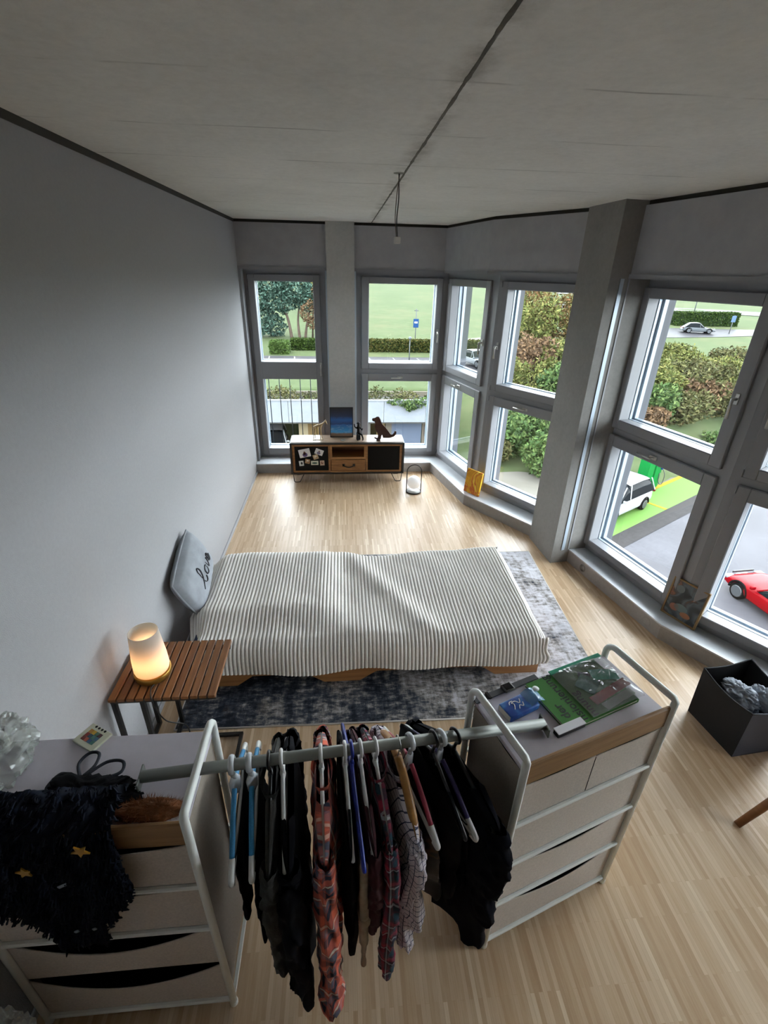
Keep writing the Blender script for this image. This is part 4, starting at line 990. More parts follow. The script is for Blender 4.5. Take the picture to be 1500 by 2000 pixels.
# smart watch
t = thing('wrist_watch', 'dark grey wrist watch with square face lying flat behind the blue tissue pack', 'watch', (.575, 1.212, PZ), math.atan2(.095, .245))
m_strap = plain('watch_strap', '#3b3a3d', .5)
sb = MB(); sb.box((-.082, 0, .004), (.125, .024, .004), bev=.0015); sb.box((.078, 0, .004), (.115, .024, .004), bev=.0015); sb.box((0, 0, .005), (.05, .026, .006), bev=.002); sb.build('strap', m_strap, t, local=True)
MB().box((0, 0, .008), (.042, .036, .012), bev=.005, seg=3).build('case', plain('watch_case', '#66645f', .35, .4), t, local=True)
MB().box((0, 0, .0145), (.031, .027, .002), bev=.0008).build('face', plain('watch_face', '#0b0b0d', .12), t, local=True)
MB().box((-.085, 0, .007), (.012, .030, .009), bev=.002).build('buckle', m_bp, t, local=True)
# tissue pack
t = thing('tissue_pack', 'blue plastic tissue pack with a pale blue opened flap on the right dresser', 'tissue pack', (.585, 1.122, PZ), math.atan2(.06, .14))
m_tp = m_art('tissue_blue', [(.3, '#123a86'), (.46, '#1a4a9c'), (.55, '#2b68b4'), (.7, '#5d94cc')], 14, (1, 1, 1), .6)
m_pap = plain('tissue_paper', '#c9c3b9', .9)
MB().box((0, 0, .013), (.128, .066, .026), bev=.006, seg=2).build('pack', m_tp, t, local=True)
MB().box((-.0635, 0, .013), (.004, .058, .02), bev=.001).build('tissue_end', m_pap, t, local=True)
MB().grid(lambda u, v: Vector((.03 + .06 * u, -.03 + .062 * v, .028 + .012 * math.sin(u * PI) + .005 * nz(u * 8, v * 8))), 12, 10).build('flap', m_film('blue_flap', '#7fb0dc', .6, .15), t, local=True)
MB().lathe([(.001, .001), (.012, .001), (.012, 0)], (.092, .02, .034), 16).build('sticker', m_wp, t, local=True)
sw = MB()
for st in ([(-.03, -.012), (-.018, .006), (-.024, .014), (-.008, .016), (.004, .004), (.014, .018)], [(-.012, -.016), (-.002, -.004), (.008, -.012), (.016, .002)], [(-.035, .010), (-.028, .020), (-.016, .020)]):
    sw.tube(catmull([(a, b, .0265) for a, b in st], 5), .0016, 5, flat=.4)
sw.build('white_script', m_wp, t, local=True)
# white box on a black one
t = thing('narrow_box', 'narrow white box with a black side standing at the front edge of the right dresser', 'box', (.726, 1.03, PZ), math.atan2(.04, .115))
MB().box((0, 0, .008), (.116, .024, .016), bev=.001).build('black_base', m_bp, t, local=True)
MB().box((0, .001, .018), (.116, .028, .004), bev=.001).build('white_lid', plain('white_lid', '#e4e2e6', .4), t, local=True)

# ------------------------------------------------------------------ things on the left dresser top
t = thing('picture_tile', 'small square tile with a colourful print on the left dresser top', 'tile', (-.805, 1.095, PZ), -.53)
MB().box((0, 0, .004), (.090, .072, .008), bev=.001).build('tile', plain('tile_cream', '#c4c4ae', .3), t, local=True)
cols = ['#7a3a34', '#b0563f', '#35577a', '#3d6b63', '#97392f', '#2f4a58', '#4a7a70', '#3d5f75', '#b07a25', '#c49a2c', '#4b6a54', '#5a2d33']
for i, cc in enumerate(cols):
    MB().box((-.022 + (i % 4) * .0135, -.014 + (i // 4) * .0135, .0082), (.013, .013, .0006)).build('print_patch', plain('tilep_' + cc, cc, .4), t, local=True)
for i in range(4): MB().lathe([(.001, .0006), (.0042, .0006), (.0042, 0)], (-.022 + i * .0135, .031, .008), 10).build('print_dot', m_ink, t, local=True)
# clear plastic bag heap
def crumple(cx, cy, cz_, rx, ry, rz_, seed):
    def f(d):
        q = Vector((d.x * 2.1 + seed, d.y * 2.1, d.z * 2.1)); q += noise.noise_vector(q * 1.7) * .35; v1 = noise.voronoi(q)[0]; v2 = noise.voronoi(q * 2.3)[0]
        return (1 + .55 * (v1[0] - .35) + .28 * (v2[0] - .3)) * (1 - .22 * max(0, d.z))
    m = MB().ball((cx, cy, cz_), 1, 46, 34, (rx, ry, rz_), f); m.sm = [False] * len(m.f); return m
m_pb = m_film('plastic_bag', '#b9beb8', .34, .12)
o = crumple(-1.02, 1.01, PZ + .072, .075, .095, .085, 3.3).build('plastic_bag', m_pb); tag(o, 'crumpled clear plastic bag standing on the left dresser against the wall', 'bag'); tag_top(o, (-1.0, 1.02, PZ))
o = crumple(-1.03, .60, .26, .085, .10, .27, 8.1).build('plastic_bag', m_pb); tag(o, 'pale clear plastic sack on the floor in the bottom left corner', 'bag'); tag_top(o, (-1.03, .60, .0))
# drawstring pouch
t = thing('drawstring_pouch', 'black drawstring pouch with looped cords lying on the left dresser', 'pouch', (-.74, .93, PZ))
heapm = heap(-.735, .895, PZ + .014, .125, .055, .022, 5.2, .5, fr=3).build('pouch_body', M_blackcloth, t)
cdm = plain('cord_navy', '#0d1220', .8)
for lp in ([(-.775, .955, .02), (-.80, 1.0, .01), (-.785, 1.035, .008), (-.755, 1.03, .01), (-.75, .99, .012), (-.765, .955, .02)], [(-.76, .955, .02), (-.72, 1.0, .01), (-.675, 1.0, .008), (-.665, .965, .012), (-.70, .945, .02), (-.75, .95, .02)], [(-.785, .95, .02), (-.835, .97, .01), (-.855, .93, .008), (-.835, .91, .012), (-.80, .93, .018)]):
    MB().tube(catmull([(a, b, PZ + .006 + z * .6) for a, b, z in lp], 6), .0048, 6).build('cord_loop', cdm, t)
MB().tube(catmull([(-.80, .93, PZ + .02), (-.84, .90, PZ + .01), (-.86, .87, PZ + .008)], 5), .004, 6).build('cord_end', cdm, t)
# brown fur trim
def furry(name, label, cat, c, rx, ry, rz_, mat, nst, ln, seed):
    t = thing(name, label, cat, (c[0], c[1], c[2] - rz_)); heap(c[0], c[1], c[2], rx, ry, rz_, seed, .2).build('core', mat, t)
    m = MB(); r_ = random.Random(seed)
    for i in range(nst):
        a = r_.uniform(0, 2 * PI); b = math.acos(r_.uniform(-.3, 1)); d = Vector((math.sin(b) * math.cos(a), math.sin(b) * math.sin(a), math.cos(b)))
        p = Vector(c) + Vector((d.x * rx, d.y * ry, d.z * rz_)) * .95; q = p + (d * .6 + Vector((r_.uniform(-.6, .6), r_.uniform(-.6, .6), r_.uniform(-.3, .4)))) * ln; w = Vector((r_.uniform(-1, 1), r_.uniform(-1, 1), 0)) * .0012
        m.add([p - w, p + w, q], [(0, 1, 2)])
    m.build('fur', mat, t, kind='stuff'); return t
furry('fur_scarf', 'brown fur scarf lying along the front edge of the left dresser', 'scarf', (-.54, .842, PZ + .018), .09, .03, .020, plain('brown_fur', '#7a4a28', .9, var=.3, vs=50), 900, .018, 21)

# ------------------------------------------------------------------ dark shawl over the left dresser
t = thing('shawl', 'dark navy shaggy knitted shawl with gold stars draped over the left dresser', 'shawl', (-.80, .80, PZ))
m_sh = plain('navy_yarn', '#0b1220', .9, var=.5, vs=45, spec=.2)
def shawl_pt(u, v, lift=0):
    # v 0..1 from the top edge to the tip, u across
    w = .37 - .02 * v + .04 * math.exp(-((v - .5) / .18) ** 2) - .24 * smoothstep(.55, 1.0, v)
    cxx = -.795 + .0 * v
    if v < .16:
        k = v / .16; y = .90 - .115 * k; z = PZ + .046 + .012 * math.sin(k * PI)
    else:
        k = (v - .16) / .84; y = .785 - .022 * math.sin(k * PI); z = PZ + .041 - k * .50
    x = cxx + (u - .5) * w
    fl = .016 * nz(u * 8, v * 4, 1) + .006 * math.sin(u * 26 + v * 3) + .014 * abs(nz(u * 17, v * 15)) + .008 * nz(u * 40, v * 40)
    z -= .035 * abs(u - .5) * 2 * (v > .16) * (1 - smoothstep(0, .5, v)) * 0
    tipz = .05 * nz(u * 11, 3) * smoothstep(.7, 1, v)
    return Vector((x + .006 * nz(v * 20, u), y - (fl + lift) * (1 if v >= .16 else .2), z + tipz + ((fl + lift) if v < .16 else 0)))
MB().grid(lambda u, v: shawl_pt(u, v), 60, 70).build('knit', m_sh, t)
fm_ = MB(); r_ = random.Random(4)
for i in range(2600):
    u = r_.uniform(.0, 1); v = r_.uniform(.0, 1) ** .9
    p = shawl_pt(u, v, .004); sgn = (u - .5) * 2
    ln = r_.uniform(.012, .03) * (1.6 if v > .85 else 1)
    d = Vector((sgn * .35 * (abs(sgn) > .7) + r_.uniform(-.25, .25), -.25 - r_.random() * .2, -.8 if v > .16 else -.05)); d.normalize()
    q1 = p + d * ln * .5 + Vector((r_.uniform(-.006, .006), -.006, r_.uniform(-.004, .004))); q2 = p + d * ln + Vector((0, .004, 0))
    fm_.tube([p, q1, q2], [.0026, .0034, .0018], 4, cap=False)
fm_.build('yarn_loops', m_sh, t, kind='stuff')
star = [(math.sin(i * PI / 5) * (1 if i % 2 == 0 else .45), math.cos(i * PI / 5) * (1 if i % 2 == 0 else .45)) for i in range(10)]
def badge(px_, pz, r, mat, rot, name, lab):
    M = Matrix.Translation((px_, .752, pz)) @ Matrix.Rotation(PI / 2, 4, 'X') @ Matrix.Rotation(rot, 4, 'Z')
    MB().prism([(a * r, b * r) for a, b in star], -.001, .003, M).build(name, mat, t, label=lab)
m_gs = plain('gold_star', '#b58424', .3, .6); m_ss = plain('silver_tinsel', '#8f93a0', .3, .6)
badge(-.682, 1.07, .024, m_gs, .5, 'star', 'gold star'); badge(-.838, .995, .022, m_gs, .1, 'star', 'gold star')
for (a, b, w) in ((-.765, .92, .03), (-.79, .68, .015), (-.74, .685, .012)):
    MB().box((a, .752, b), (w, .003, .010), Euler((0, -.5, 0)), bev=.001).build('tinsel', m_ss, t, label='silver tinsel strip')

# ------------------------------------------------------------------ outside: ground
ALB = .205
def yb(x): return 28.5 + (24.6 + .55 * (x - 17.5) - 28.5) * smoothstep(12, 17, x)
def gz(x, y):
    s1 = smoothstep(36.2, 36.9, y); s2 = smoothstep(yb(x), yb(x) + 8.5, y); k_ = smoothstep(7.2, 9.5, x)
    return -9 + 3.2 * (s1 * (1 - k_) + s2 * k_) + max(0, y - 58) * .045 + .1 * nz(x * .13, y * .13) * smoothstep(30, 45, y)
m_grass = NT('meadow_grass'); f_ = m_grass.noise(m_grass.coord(), .12, 6, .7); f2_ = m_grass.noise(m_grass.coord(), 1.1, 5, .7)
c_ = m_grass.ramp(f_, [(.3, L('#5f6f4a')), (.5, L('#6b7a54')), (.74, L('#8b8665'))]); c_ = m_grass.mix(.4, c_, m_grass.ramp(f2_, [(.3, L('#586a42')), (.7, L('#86946c'))]))
m_grass.col(c_); m_grass.p.inputs['Roughness'].default_value = .95
xs = np.concatenate([np.arange(-200, -40, 10), np.arange(-40, 60, 1.25), np.arange(60, 300, 10)]); ys = np.concatenate([np.arange(-80, 10, 6), np.arange(10, 70, 1.0), np.arange(70, 420, 10)])
gm = MB(); gm.grid(lambda u, v: (lambda x, y: Vector((x, y, gz(x, y))))(float(xs[int(round(u * (len(xs) - 1)))]), float(ys[int(round(v * (len(ys) - 1)))])), len(xs), len(ys))
struct(gm.build('ground', m_grass.m), 'grassy ground and hillside outside')
def patch(name, mat, P, n=24, m=6, dz=.02, label=None):
    "strip between two polylines following the ground"
    a, b = P
    def lerpP(pl, u):
        k_ = u * (len(pl) - 1); i = int(min(len(pl) - 2, k_)); return Vector(pl[i]).lerp(Vector(pl[i + 1]), k_ - i)
    def fn(u, v):
        p = lerpP(a, u).lerp(lerpP(b, u), v); return Vector((p.x, p.y, gz(p.x, p.y) + dz))
    o = MB().grid(fn, n, m).build(name, mat); return struct(o, label)
def m_asph(name, a, b, r=.5):
    t = NT(name); f = t.noise(t.coord(), .35, 6, .65); t.col(t.ramp(f, [(.3, L(a)), (.7, L(b))])); t.p.inputs['Roughness'].default_value = r; return t.m
m_road = m_asph('wet_asphalt', '#68676d', '#7c7b82', .45); m_lot = m_asph('parking_asphalt', '#4c4b50', '#605f63'); m_path = m_asph('pale_path', '#8f8b80', '#a39f96', .8)
patch('street', m_road, ([(3, -30), (3, 27)], [(13, -30), (13, 23.5)]), 30, 8, .02); patch('street', m_road, ([(13, -30), (13, 11)], [(80, -30), (80, 14)]), 20, 8, .02)
rd = patch('street', m_road, ([(12.5, 23), (17, 23.6), (22, 26), (40, 35)], [(12.5, 10), (30, 10), (40, 12), (60, 15)]), 24, 10, .025)
patch('pavement', m_path, ([(7.6, 27.6), (11.5, 27.9), (13.4, 26.2)], [(7.6, 21), (11, 22), (13.2, 23.2)]), 12, 6, .035)
patch('car_park', m_lot, ([(-13, 43), (14, 43)], [(-13, 52.5), (16, 52.5)]), 24, 8, .04)
for i in range(9):
    x = -7 + i * 2.55; patch('bay_line', plain('road_white', '#b5b5b3', .7), ([(x, 46.5), (x + .12, 46.5)], [(x - .5, 52), (x - .38, 52)]), 2, 8, .06)
patch('footpath', m_path, ([(2, 60.0), (12, 62.0), (28, 69)], [(2, 61.2), (12, 63.4), (28, 70.8)]), 24, 3, .05)
patch('upper_street', m_lot, ([(40, 105), (72, 100), (110, 84)], [(40, 113), (74, 108), (115, 92)]), 30, 6, .08)
patch('upper_street', m_lot, ([(58, 138), (100, 128), (150, 110)], [(60, 146), (104, 136), (155, 118)]), 30, 6, .08)
patch('upper_parking', m_lot, ([(40, 68), (56, 70), (66, 72)], [(42, 78), (58, 78), (70, 77)]), 14, 8, .05)
# painted charging bay
dv = Vector((.855, .518)); nv_ = Vector((-.518, .855)); q = Vector((18.3, 22.55))
def qp(a, b): p = q + dv * a + nv_ * b; return (p.x, p.y)
bay = bpy.data.objects.new('charging_bay', None); COL.objects.link(bay); WM[bay] = Matrix.Identity(4); struct(bay, 'lime green painted charging bay with yellow lines on the street')
def flat(a0, a1, b0, b1, dz, name, mat):
    P = [qp(a0, b0), qp(a1, b0), qp(a1, b1), qp(a0, b1)]; MB().prism(P, -9 + dz, -9 + dz + .01).build(name, mat, bay)
flat(-7, 9, 0, 2.0, .04, 'green_paint', plain('lime_paint', '#83b35a', .6)); flat(-7, 9, 1.75, 2.0, .052, 'yellow_line', plain('yellow_paint', '#c9ad2a', .6)); flat(-.95, -.75, 0, 1.8, .052, 'yellow_line', plain('yellow_paint', '#c9ad2a', .6))
flat(-7, 9, 2.0, 2.2, .0, 'kerb_stone', plain('kerb_grey', '#86857f', .8))
patch('gutter', plain('dark_gutter', '#4f4c4c', .6), ([qp(-8, -.9), qp(10, -.9)], [qp(-8, 0), qp(10, 0)]), 4, 2, .045)

# ------------------------------------------------------------------ outside: cars
m_cgl = plain('car_glass', '#20262b', .08); m_tyre = plain('tyre', '#161616', .9); m_rim = plain('rim', '#8d9196', .3, .6)
def car(loc, head, paint, label, Lc=4.4, Wc=1.82, H=1.62, kind='suv', group=None):
    t = thing('car', label, 'car', loc, math.atan2(head[1], head[0]))
    a, b = Lc / 2, Wc / 2; hb = .58 * H
    B = lambda mb, nm, mt: mb.build(nm, mt, t, local=True)
    if kind == 'suv':
        prof = [(-a, .5), (-a + .03, .78), (-a + .08, hb), (-a * .5, hb + .03), (a * .30, hb), (a * .62, hb - .06), (a * .9, hb - .18), (a - .02, hb - .32), (a, .45)]
        gh = [(-a + .10, hb - .02), (-a + .42, H - .06), (-a * .45, H), (a * .02, H - .02), (a * .18, H - .08), (a * .50, hb)]
    else:
        prof = [(-a, .5), (-a + .02, .72), (-a + .1, hb), (-a * .5, hb + .03), (a * .22, hb), (a * .55, hb - .07), (a * .85, hb - .17), (a - .03, hb - .28), (a, .42)]
        gh = [(-a + .25, hb), (-a * .55, H - .05), (-a * .25, H), (a * .0, H - .03), (a * .32, hb - .02)]
    xs_ = [p[0] for p in prof]; zs_ = [p[1] for p in prof]
    def body(u, v):
        x = -a + 2 * a * v; zt = float(np.interp(x, xs_, zs_)); ends = 1 - .16 * abs(x / a) ** 5
        th = 2 * PI * u; ct, st = math.cos(th), math.sin(th); zb_ = .22 + .10 * abs(x / a) ** 6
        w = b * ends * (1 - .10 * max(0, st) ** 3)
        return Vector((x - .0, math.copysign(abs(ct) ** .32, ct) * w, (zt + zb_) / 2 + math.copysign(abs(st) ** .38, st) * (zt - zb_) / 2))
    m = MB(); m.grid(body, 32, 44, closeu=True)
    for v in (0, 1): m.add([body(i / 32, v) for i in range(32)], [tuple(range(32))], False)
    B(m, 'body', paint)
    gx_ = [p[0] for p in gh]; gz_ = [p[1] for p in gh]
    def green(u, v, inset=0, top=False):
        x = gx_[0] + (gx_[-1] - gx_[0]) * v; zt = float(np.interp(x, gx_, gz_)); k_ = max(0, (zt - hb)) / (H - hb)
        th = PI * u; wbase = b * .93; w = wbase * (1 - .22 * k_ * math.sin(th) ** .6)
        return Vector((x, math.copysign(abs(math.cos(th)) ** .35, math.cos(th)) * w, hb - .05 + (zt - hb + .05) * math.sin(th) ** .45))
    B(MB().grid(green, 24, 30), 'windows', m_cgl)
    rf = MB(); i0, i1 = (gx_[1], gx_[3]) if kind == 'suv' else (gx_[1], gx_[3])
    def roof(u, v):
        x = i0 - .05 + (i1 - i0 + .1) * v; zt = float(np.interp(x, gx_, gz_)); return Vector((x, (u - .5) * 2 * b * .74, zt + .012 - .05 * abs(2 * u - 1) ** 4))
    B(rf.grid(roof, 12, 12), 'roof', paint)
    pl = MB()
    for sg in (1, -1):
        for x0, x1, z0, z1 in ((gx_[-1] - .02, gx_[-2] - .0, hb - .02, gz_[-2] + .0), (.05 * a, .0, hb - .02, H - .05), (gx_[0] + .02, gx_[1], hb - .02, gz_[1])):
            pl.bar((x0, sg * b * .94, z0), (x1, sg * b * .76, z1), .05, .05)
    B(pl, 'pillar', paint)
    for x in (a * .62, -a * .60):
        for sg in (1, -1):
            rotm = Matrix.Rotation(PI / 2, 3, 'X'); r = .34
            w = B(MB().lathe([(r * .6, -.1), (r, -.09), (r, .09), (r * .6, .1)], (x, sg * (b - .10), r), 24, rot=rotm), 'wheel', m_tyre)
            hub = MB(); hub.lathe([(.001, 0), (r * .66, 0), (r * .68, .02)], (x, sg * (b + .005), r), 20, rot=rotm)
            h_ = B(hub, 'hub', plain('hub_dark', '#2b2d30', .4, .4)); h_.parent = w
            sp_ = MB()
            for k_ in range(5):
                an = k_ * 2 * PI / 5; sp_.bar((x, sg * (b + .02), r), (x + r * .64 * math.cos(an), sg * (b + .02), r + r * .64 * math.sin(an)), .06, .02, up=(0, 1, 0))
            sp_.lathe([(r * .62, 0), (r * .7, 0), (r * .7, .03), (r * .62, .03)], (x, sg * (b + .02) + .015, r), 20, rot=rotm); s_ = B(sp_, 'spokes', m_rim); s_.parent = w
            ar = MB(); ar.tube([(x + (r + .06) * math.cos(k_), sg * (b - .015), r + (r + .06) * math.sin(k_)) for k_ in np.linspace(.0, PI, 13)], .045, 6); B(ar, 'wheel_arch', m_tyre)
    for sg in (1, -1):
        B(MB().box((a - .13, sg * (b - .28), hb - .30), (.26, .36, .13), bev=.05, seg=2), 'headlight', plain('headlight', '#b9bec2', .15))
        B(MB().box((-a + .06, sg * (b - .22), hb - .10), (.14, .38, .12), bev=.04, seg=2), 'tail_light', plain('tail_light', '#8a1c1c', .2))
        B(MB().box((a * .36, sg * (b + .06), hb + .06), (.12, .2, .13), bev=.04, seg=2), 'wing_mirror', paint)
    B(MB().box((a - .0, 0, .48), (.04, .5, .11), bev=.005), 'number_plate', m_wp)
    B(MB().box((a - .015, 0, .66), (.05, 1.0, .10), bev=.02), 'grille', m_bp)
    return t
hd = (-dv.x, -dv.y)
car((14.45, 22.2, -8.955), hd, plain('white_paint', '#e2e6e8', .2), 'white car parked on the green charging bay beyond the right window', 4.9, 1.96, 1.76)
car((16.5, 13.0, -8.97), (-.08, 1), plain('red_paint', '#a80f1c', .2), 'red car parked on the street outside the rightmost window', 4.5, 1.92, 1.46, 'saloon')
car((54.0, 73.4, gz(54, 73.4) + .05), (.93, -.36), plain('silver_paint', '#868c92', .25), 'silver car on the upper parking area by a hedge', 4.5, 1.82, 1.46, 'saloon')
car((-4.75, 32.0, -8.98), (.1, -1), plain('white_paint', '#e2e6e8', .2), 'white car under the garage roof seen through the left door', 4.4, 1.8, 1.6)
car((13.2, 47.5, gz(13.2, 47.5) + .06), (.3, -1), plain('pale_paint', '#a3a9ad', .25), 'pale grey car in the car park seen through the narrow window', 4.3, 1.78, 1.45, 'saloon')

# charging station
t = thing('charging_station', 'bright green charging station behind the white car', 'charging station', (18.15, 25.0, -9), math.atan2(dv.y, dv.x))
m_cg = plain('station_green', '#18a04a', .4)
for nm, bx, dm, mt in (('cabinet', (-.45, .1, 1.1), (.7, .6, 2.2), m_cg), ('cabinet', (.36, .05, 1.05), (.75, .6, 2.1), m_cg), ('cap', (.36, .05, 2.13), (.79, .64, .10), plain('station_cap', '#c7d2d0', .4)), ('screen', (.36, -.26, 1.55), (.42, .02, .26), m_bp), ('label_panel', (.36, -.26, 1.88), (.6, .02, .2), plain('station_label', '#c2d6cc', .4)), ('plug', (.62, -.30, 1.36), (.12, .12, .3), plain('plug_blue', '#1f5aa8', .4))):
    MB().box(bx, dm, bev=.02).build(nm, mt, t, local=True)
MB().tube(catmull([(.62, -.32, 1.3), (.7, -.5, .9), (.6, -.5, .35), (.45, -.35, .5), (.5, -.28, 1.0)], 6), .025, 6).build('cable', m_bp, t, local=True)

# ------------------------------------------------------------------ outside: low garage building with parapet
t = thing('garage_building', 'low building with a pale panelled parapet and garage openings outside the far windows', 'building', (-4, 30, -9))
m_par = plain('parapet_panel', '#c2c8d2', .7, var=.04, vs=2); xb = [-16.0, -12.9, -9.7, -6.55, -3.4, -.25, 2.6, 5.3, 7.4]
for a, b in zip(xb[:-1], xb[1:]): MB().box(((a + b) / 2, 30.0, -5.62), (b - a - .03, .16, 1.36)).build('parapet_panel', m_par, t)
MB().box((-4.3, 30.0, -4.91), (23.4, .24, .06)).build('coping', plain('coping_metal', '#b6bbc0', .4), t)
MB().box((-4.3, 33.3, -6.28), (23.4, 6.6, .25)).build('roof_slab', plain('slab_grey', '#777772', .9), t)
MB().box((-4.3, 36.5, -7.4), (23.4, .2, 3.2)).build('back_wall', plain('render_beige', '#9a9384', .9), t)
for x0, x1, c in ((-2.9, -2.3, '#b9ab8c'), (-2.3, -1.75, '#8d7550'), (-1.7, -.95, '#93784c'), (-.9, -.1, '#93784c'), (-.05, .75, '#93784c'), (2.2, 2.75, '#a08a5d'), (2.8, 3.2, '#8e887c'), (3.2, 5.2, '#7f8ca3'), (5.25, 7.3, '#91867a')):
    MB().box(((x0 + x1) / 2, 30.75, -7.7), (x1 - x0, .1, 2.6)).build('wall_panel', plain('gp_' + c, c, .85), t)
gw = MB().box((6.15, 30.68, -7.1), (1.5, .08, .75)).build('window', plain('bw_frame', '#6d7076', .5), t); MB().box((6.15, 30.63, -7.1), (1.36, .02, .62)).build('pane', m_cgl, gw)
for x in (-13, -6.7, 1.6, 7.3): MB().box((x, 30.2, -7.7), (.3, .3, 2.6)).build('post', plain('slab_grey', '#777772', .9), t)

# ------------------------------------------------------------------ outside: plants
def leafcloud(blobs, n, size, seed, shell=.55, flat=1.0):
    r = np.random.default_rng(seed); wts = np.array([b[1][0] * b[1][1] + b[1][2] * b[1][0] for b in blobs]); idx = r.choice(len(blobs), n, p=wts / wts.sum())
    d = r.normal(size=(n, 3)); d /= np.linalg.norm(d, axis=1)[:, None]; rad = shell + (1 - shell) * r.random(n) ** .6
    rad *= 1 + .18 * np.sin(d[:, 0] * 7 + idx) * np.cos(d[:, 2] * 6 + idx * 2)
    C_ = np.array([b[0] for b in blobs])[idx]; S_ = np.array([b[1] for b in blobs])[idx]; p = C_ + d * S_ * rad[:, None]
    a = r.normal(size=(n, 3)); a /= np.linalg.norm(a, axis=1)[:, None]; b = np.cross(a, r.normal(size=(n, 3))); b /= np.linalg.norm(b, axis=1)[:, None]
    sz = size * (.6 + .8 * r.random(n))[:, None]; a *= sz; b *= sz * .6
    V = np.stack([p - a, p + b * .8, p + a, p - b * .8], 1).reshape(-1, 3)
    return V.tolist(), [(4 * i, 4 * i + 1, 4 * i + 2, 4 * i + 3) for i in range(n)]
def plant(name, label, cat, base, blobs, n, size, mat, seed, trunk=None, group=None, tm_=None, pname='foliage'):
    t = thing(name, label, cat, base, group=group); B_ = Vector(base); m = MB()
    V, F = leafcloud([(tuple(B_ + Vector(c)), r) for c, r in blobs], n, size, seed); m.add(V, F); m.build(pname, mat, t, kind='stuff')
    if trunk:
        tb = MB()
        for path, r0, r1 in trunk:
            pts = catmull([B_ + Vector(p) for p in path], 4); k_ = len(pts); tb.tube(pts, [r0 + (r1 - r0) * i / (k_ - 1) for i in range(k_)], 7)
        tb.build('trunk', tm_ or plain('bark', '#4d4339', .95, var=.3, vs=3), t)
    return t
g_yel = m_leaf('leaf_yellow_green', ['#5a6638', '#7b8648', '#9aa05c', '#b0aa66', '#76854a']); g_grn = m_leaf('leaf_green', ['#43583a', '#5c7a48', '#769656', '#93aa66', '#567044'])
g_aut = m_leaf('leaf_autumn', ['#7d6a4c', '#a3855a', '#948550', '#ab7c58', '#8a9556', '#a89a62']); g_dark = m_leaf('leaf_blue_green', ['#3f5a4c', '#56786a', '#6c9080', '#86a593', '#4a6a5a']); g_olive = m_leaf('leaf_olive', ['#636846', '#7f8054', '#95905f', '#6f784a', '#857654'])
g_hedge = m_leaf('leaf_hedge', ['#34491f', '#48602a', '#5d7534', '#3a5224']); g_brn = m_leaf('leaf_brown', ['#775f4c', '#947658', '#a58564', '#7e6a55'])
def bushy(base, w, h, seed, k=7):
    r = random.Random(seed); bl = [((0, 0, h * .45), (w * .7, w * .7, h * .5))]
    for i in range(k):
        a = r.uniform(0, 2 * PI); q = r.uniform(.35, .8) * w; bl.append(((q * math.cos(a), q * math.sin(a), h * r.uniform(.25, .8)), (w * r.uniform(.3, .5), w * r.uniform(.3, .5), h * r.uniform(.2, .33))))
    return bl
stem = lambda h: [([(0, 0, -.2), (.05, .02, h * .5), (.1, 0, h * .8)], .12, .04)]
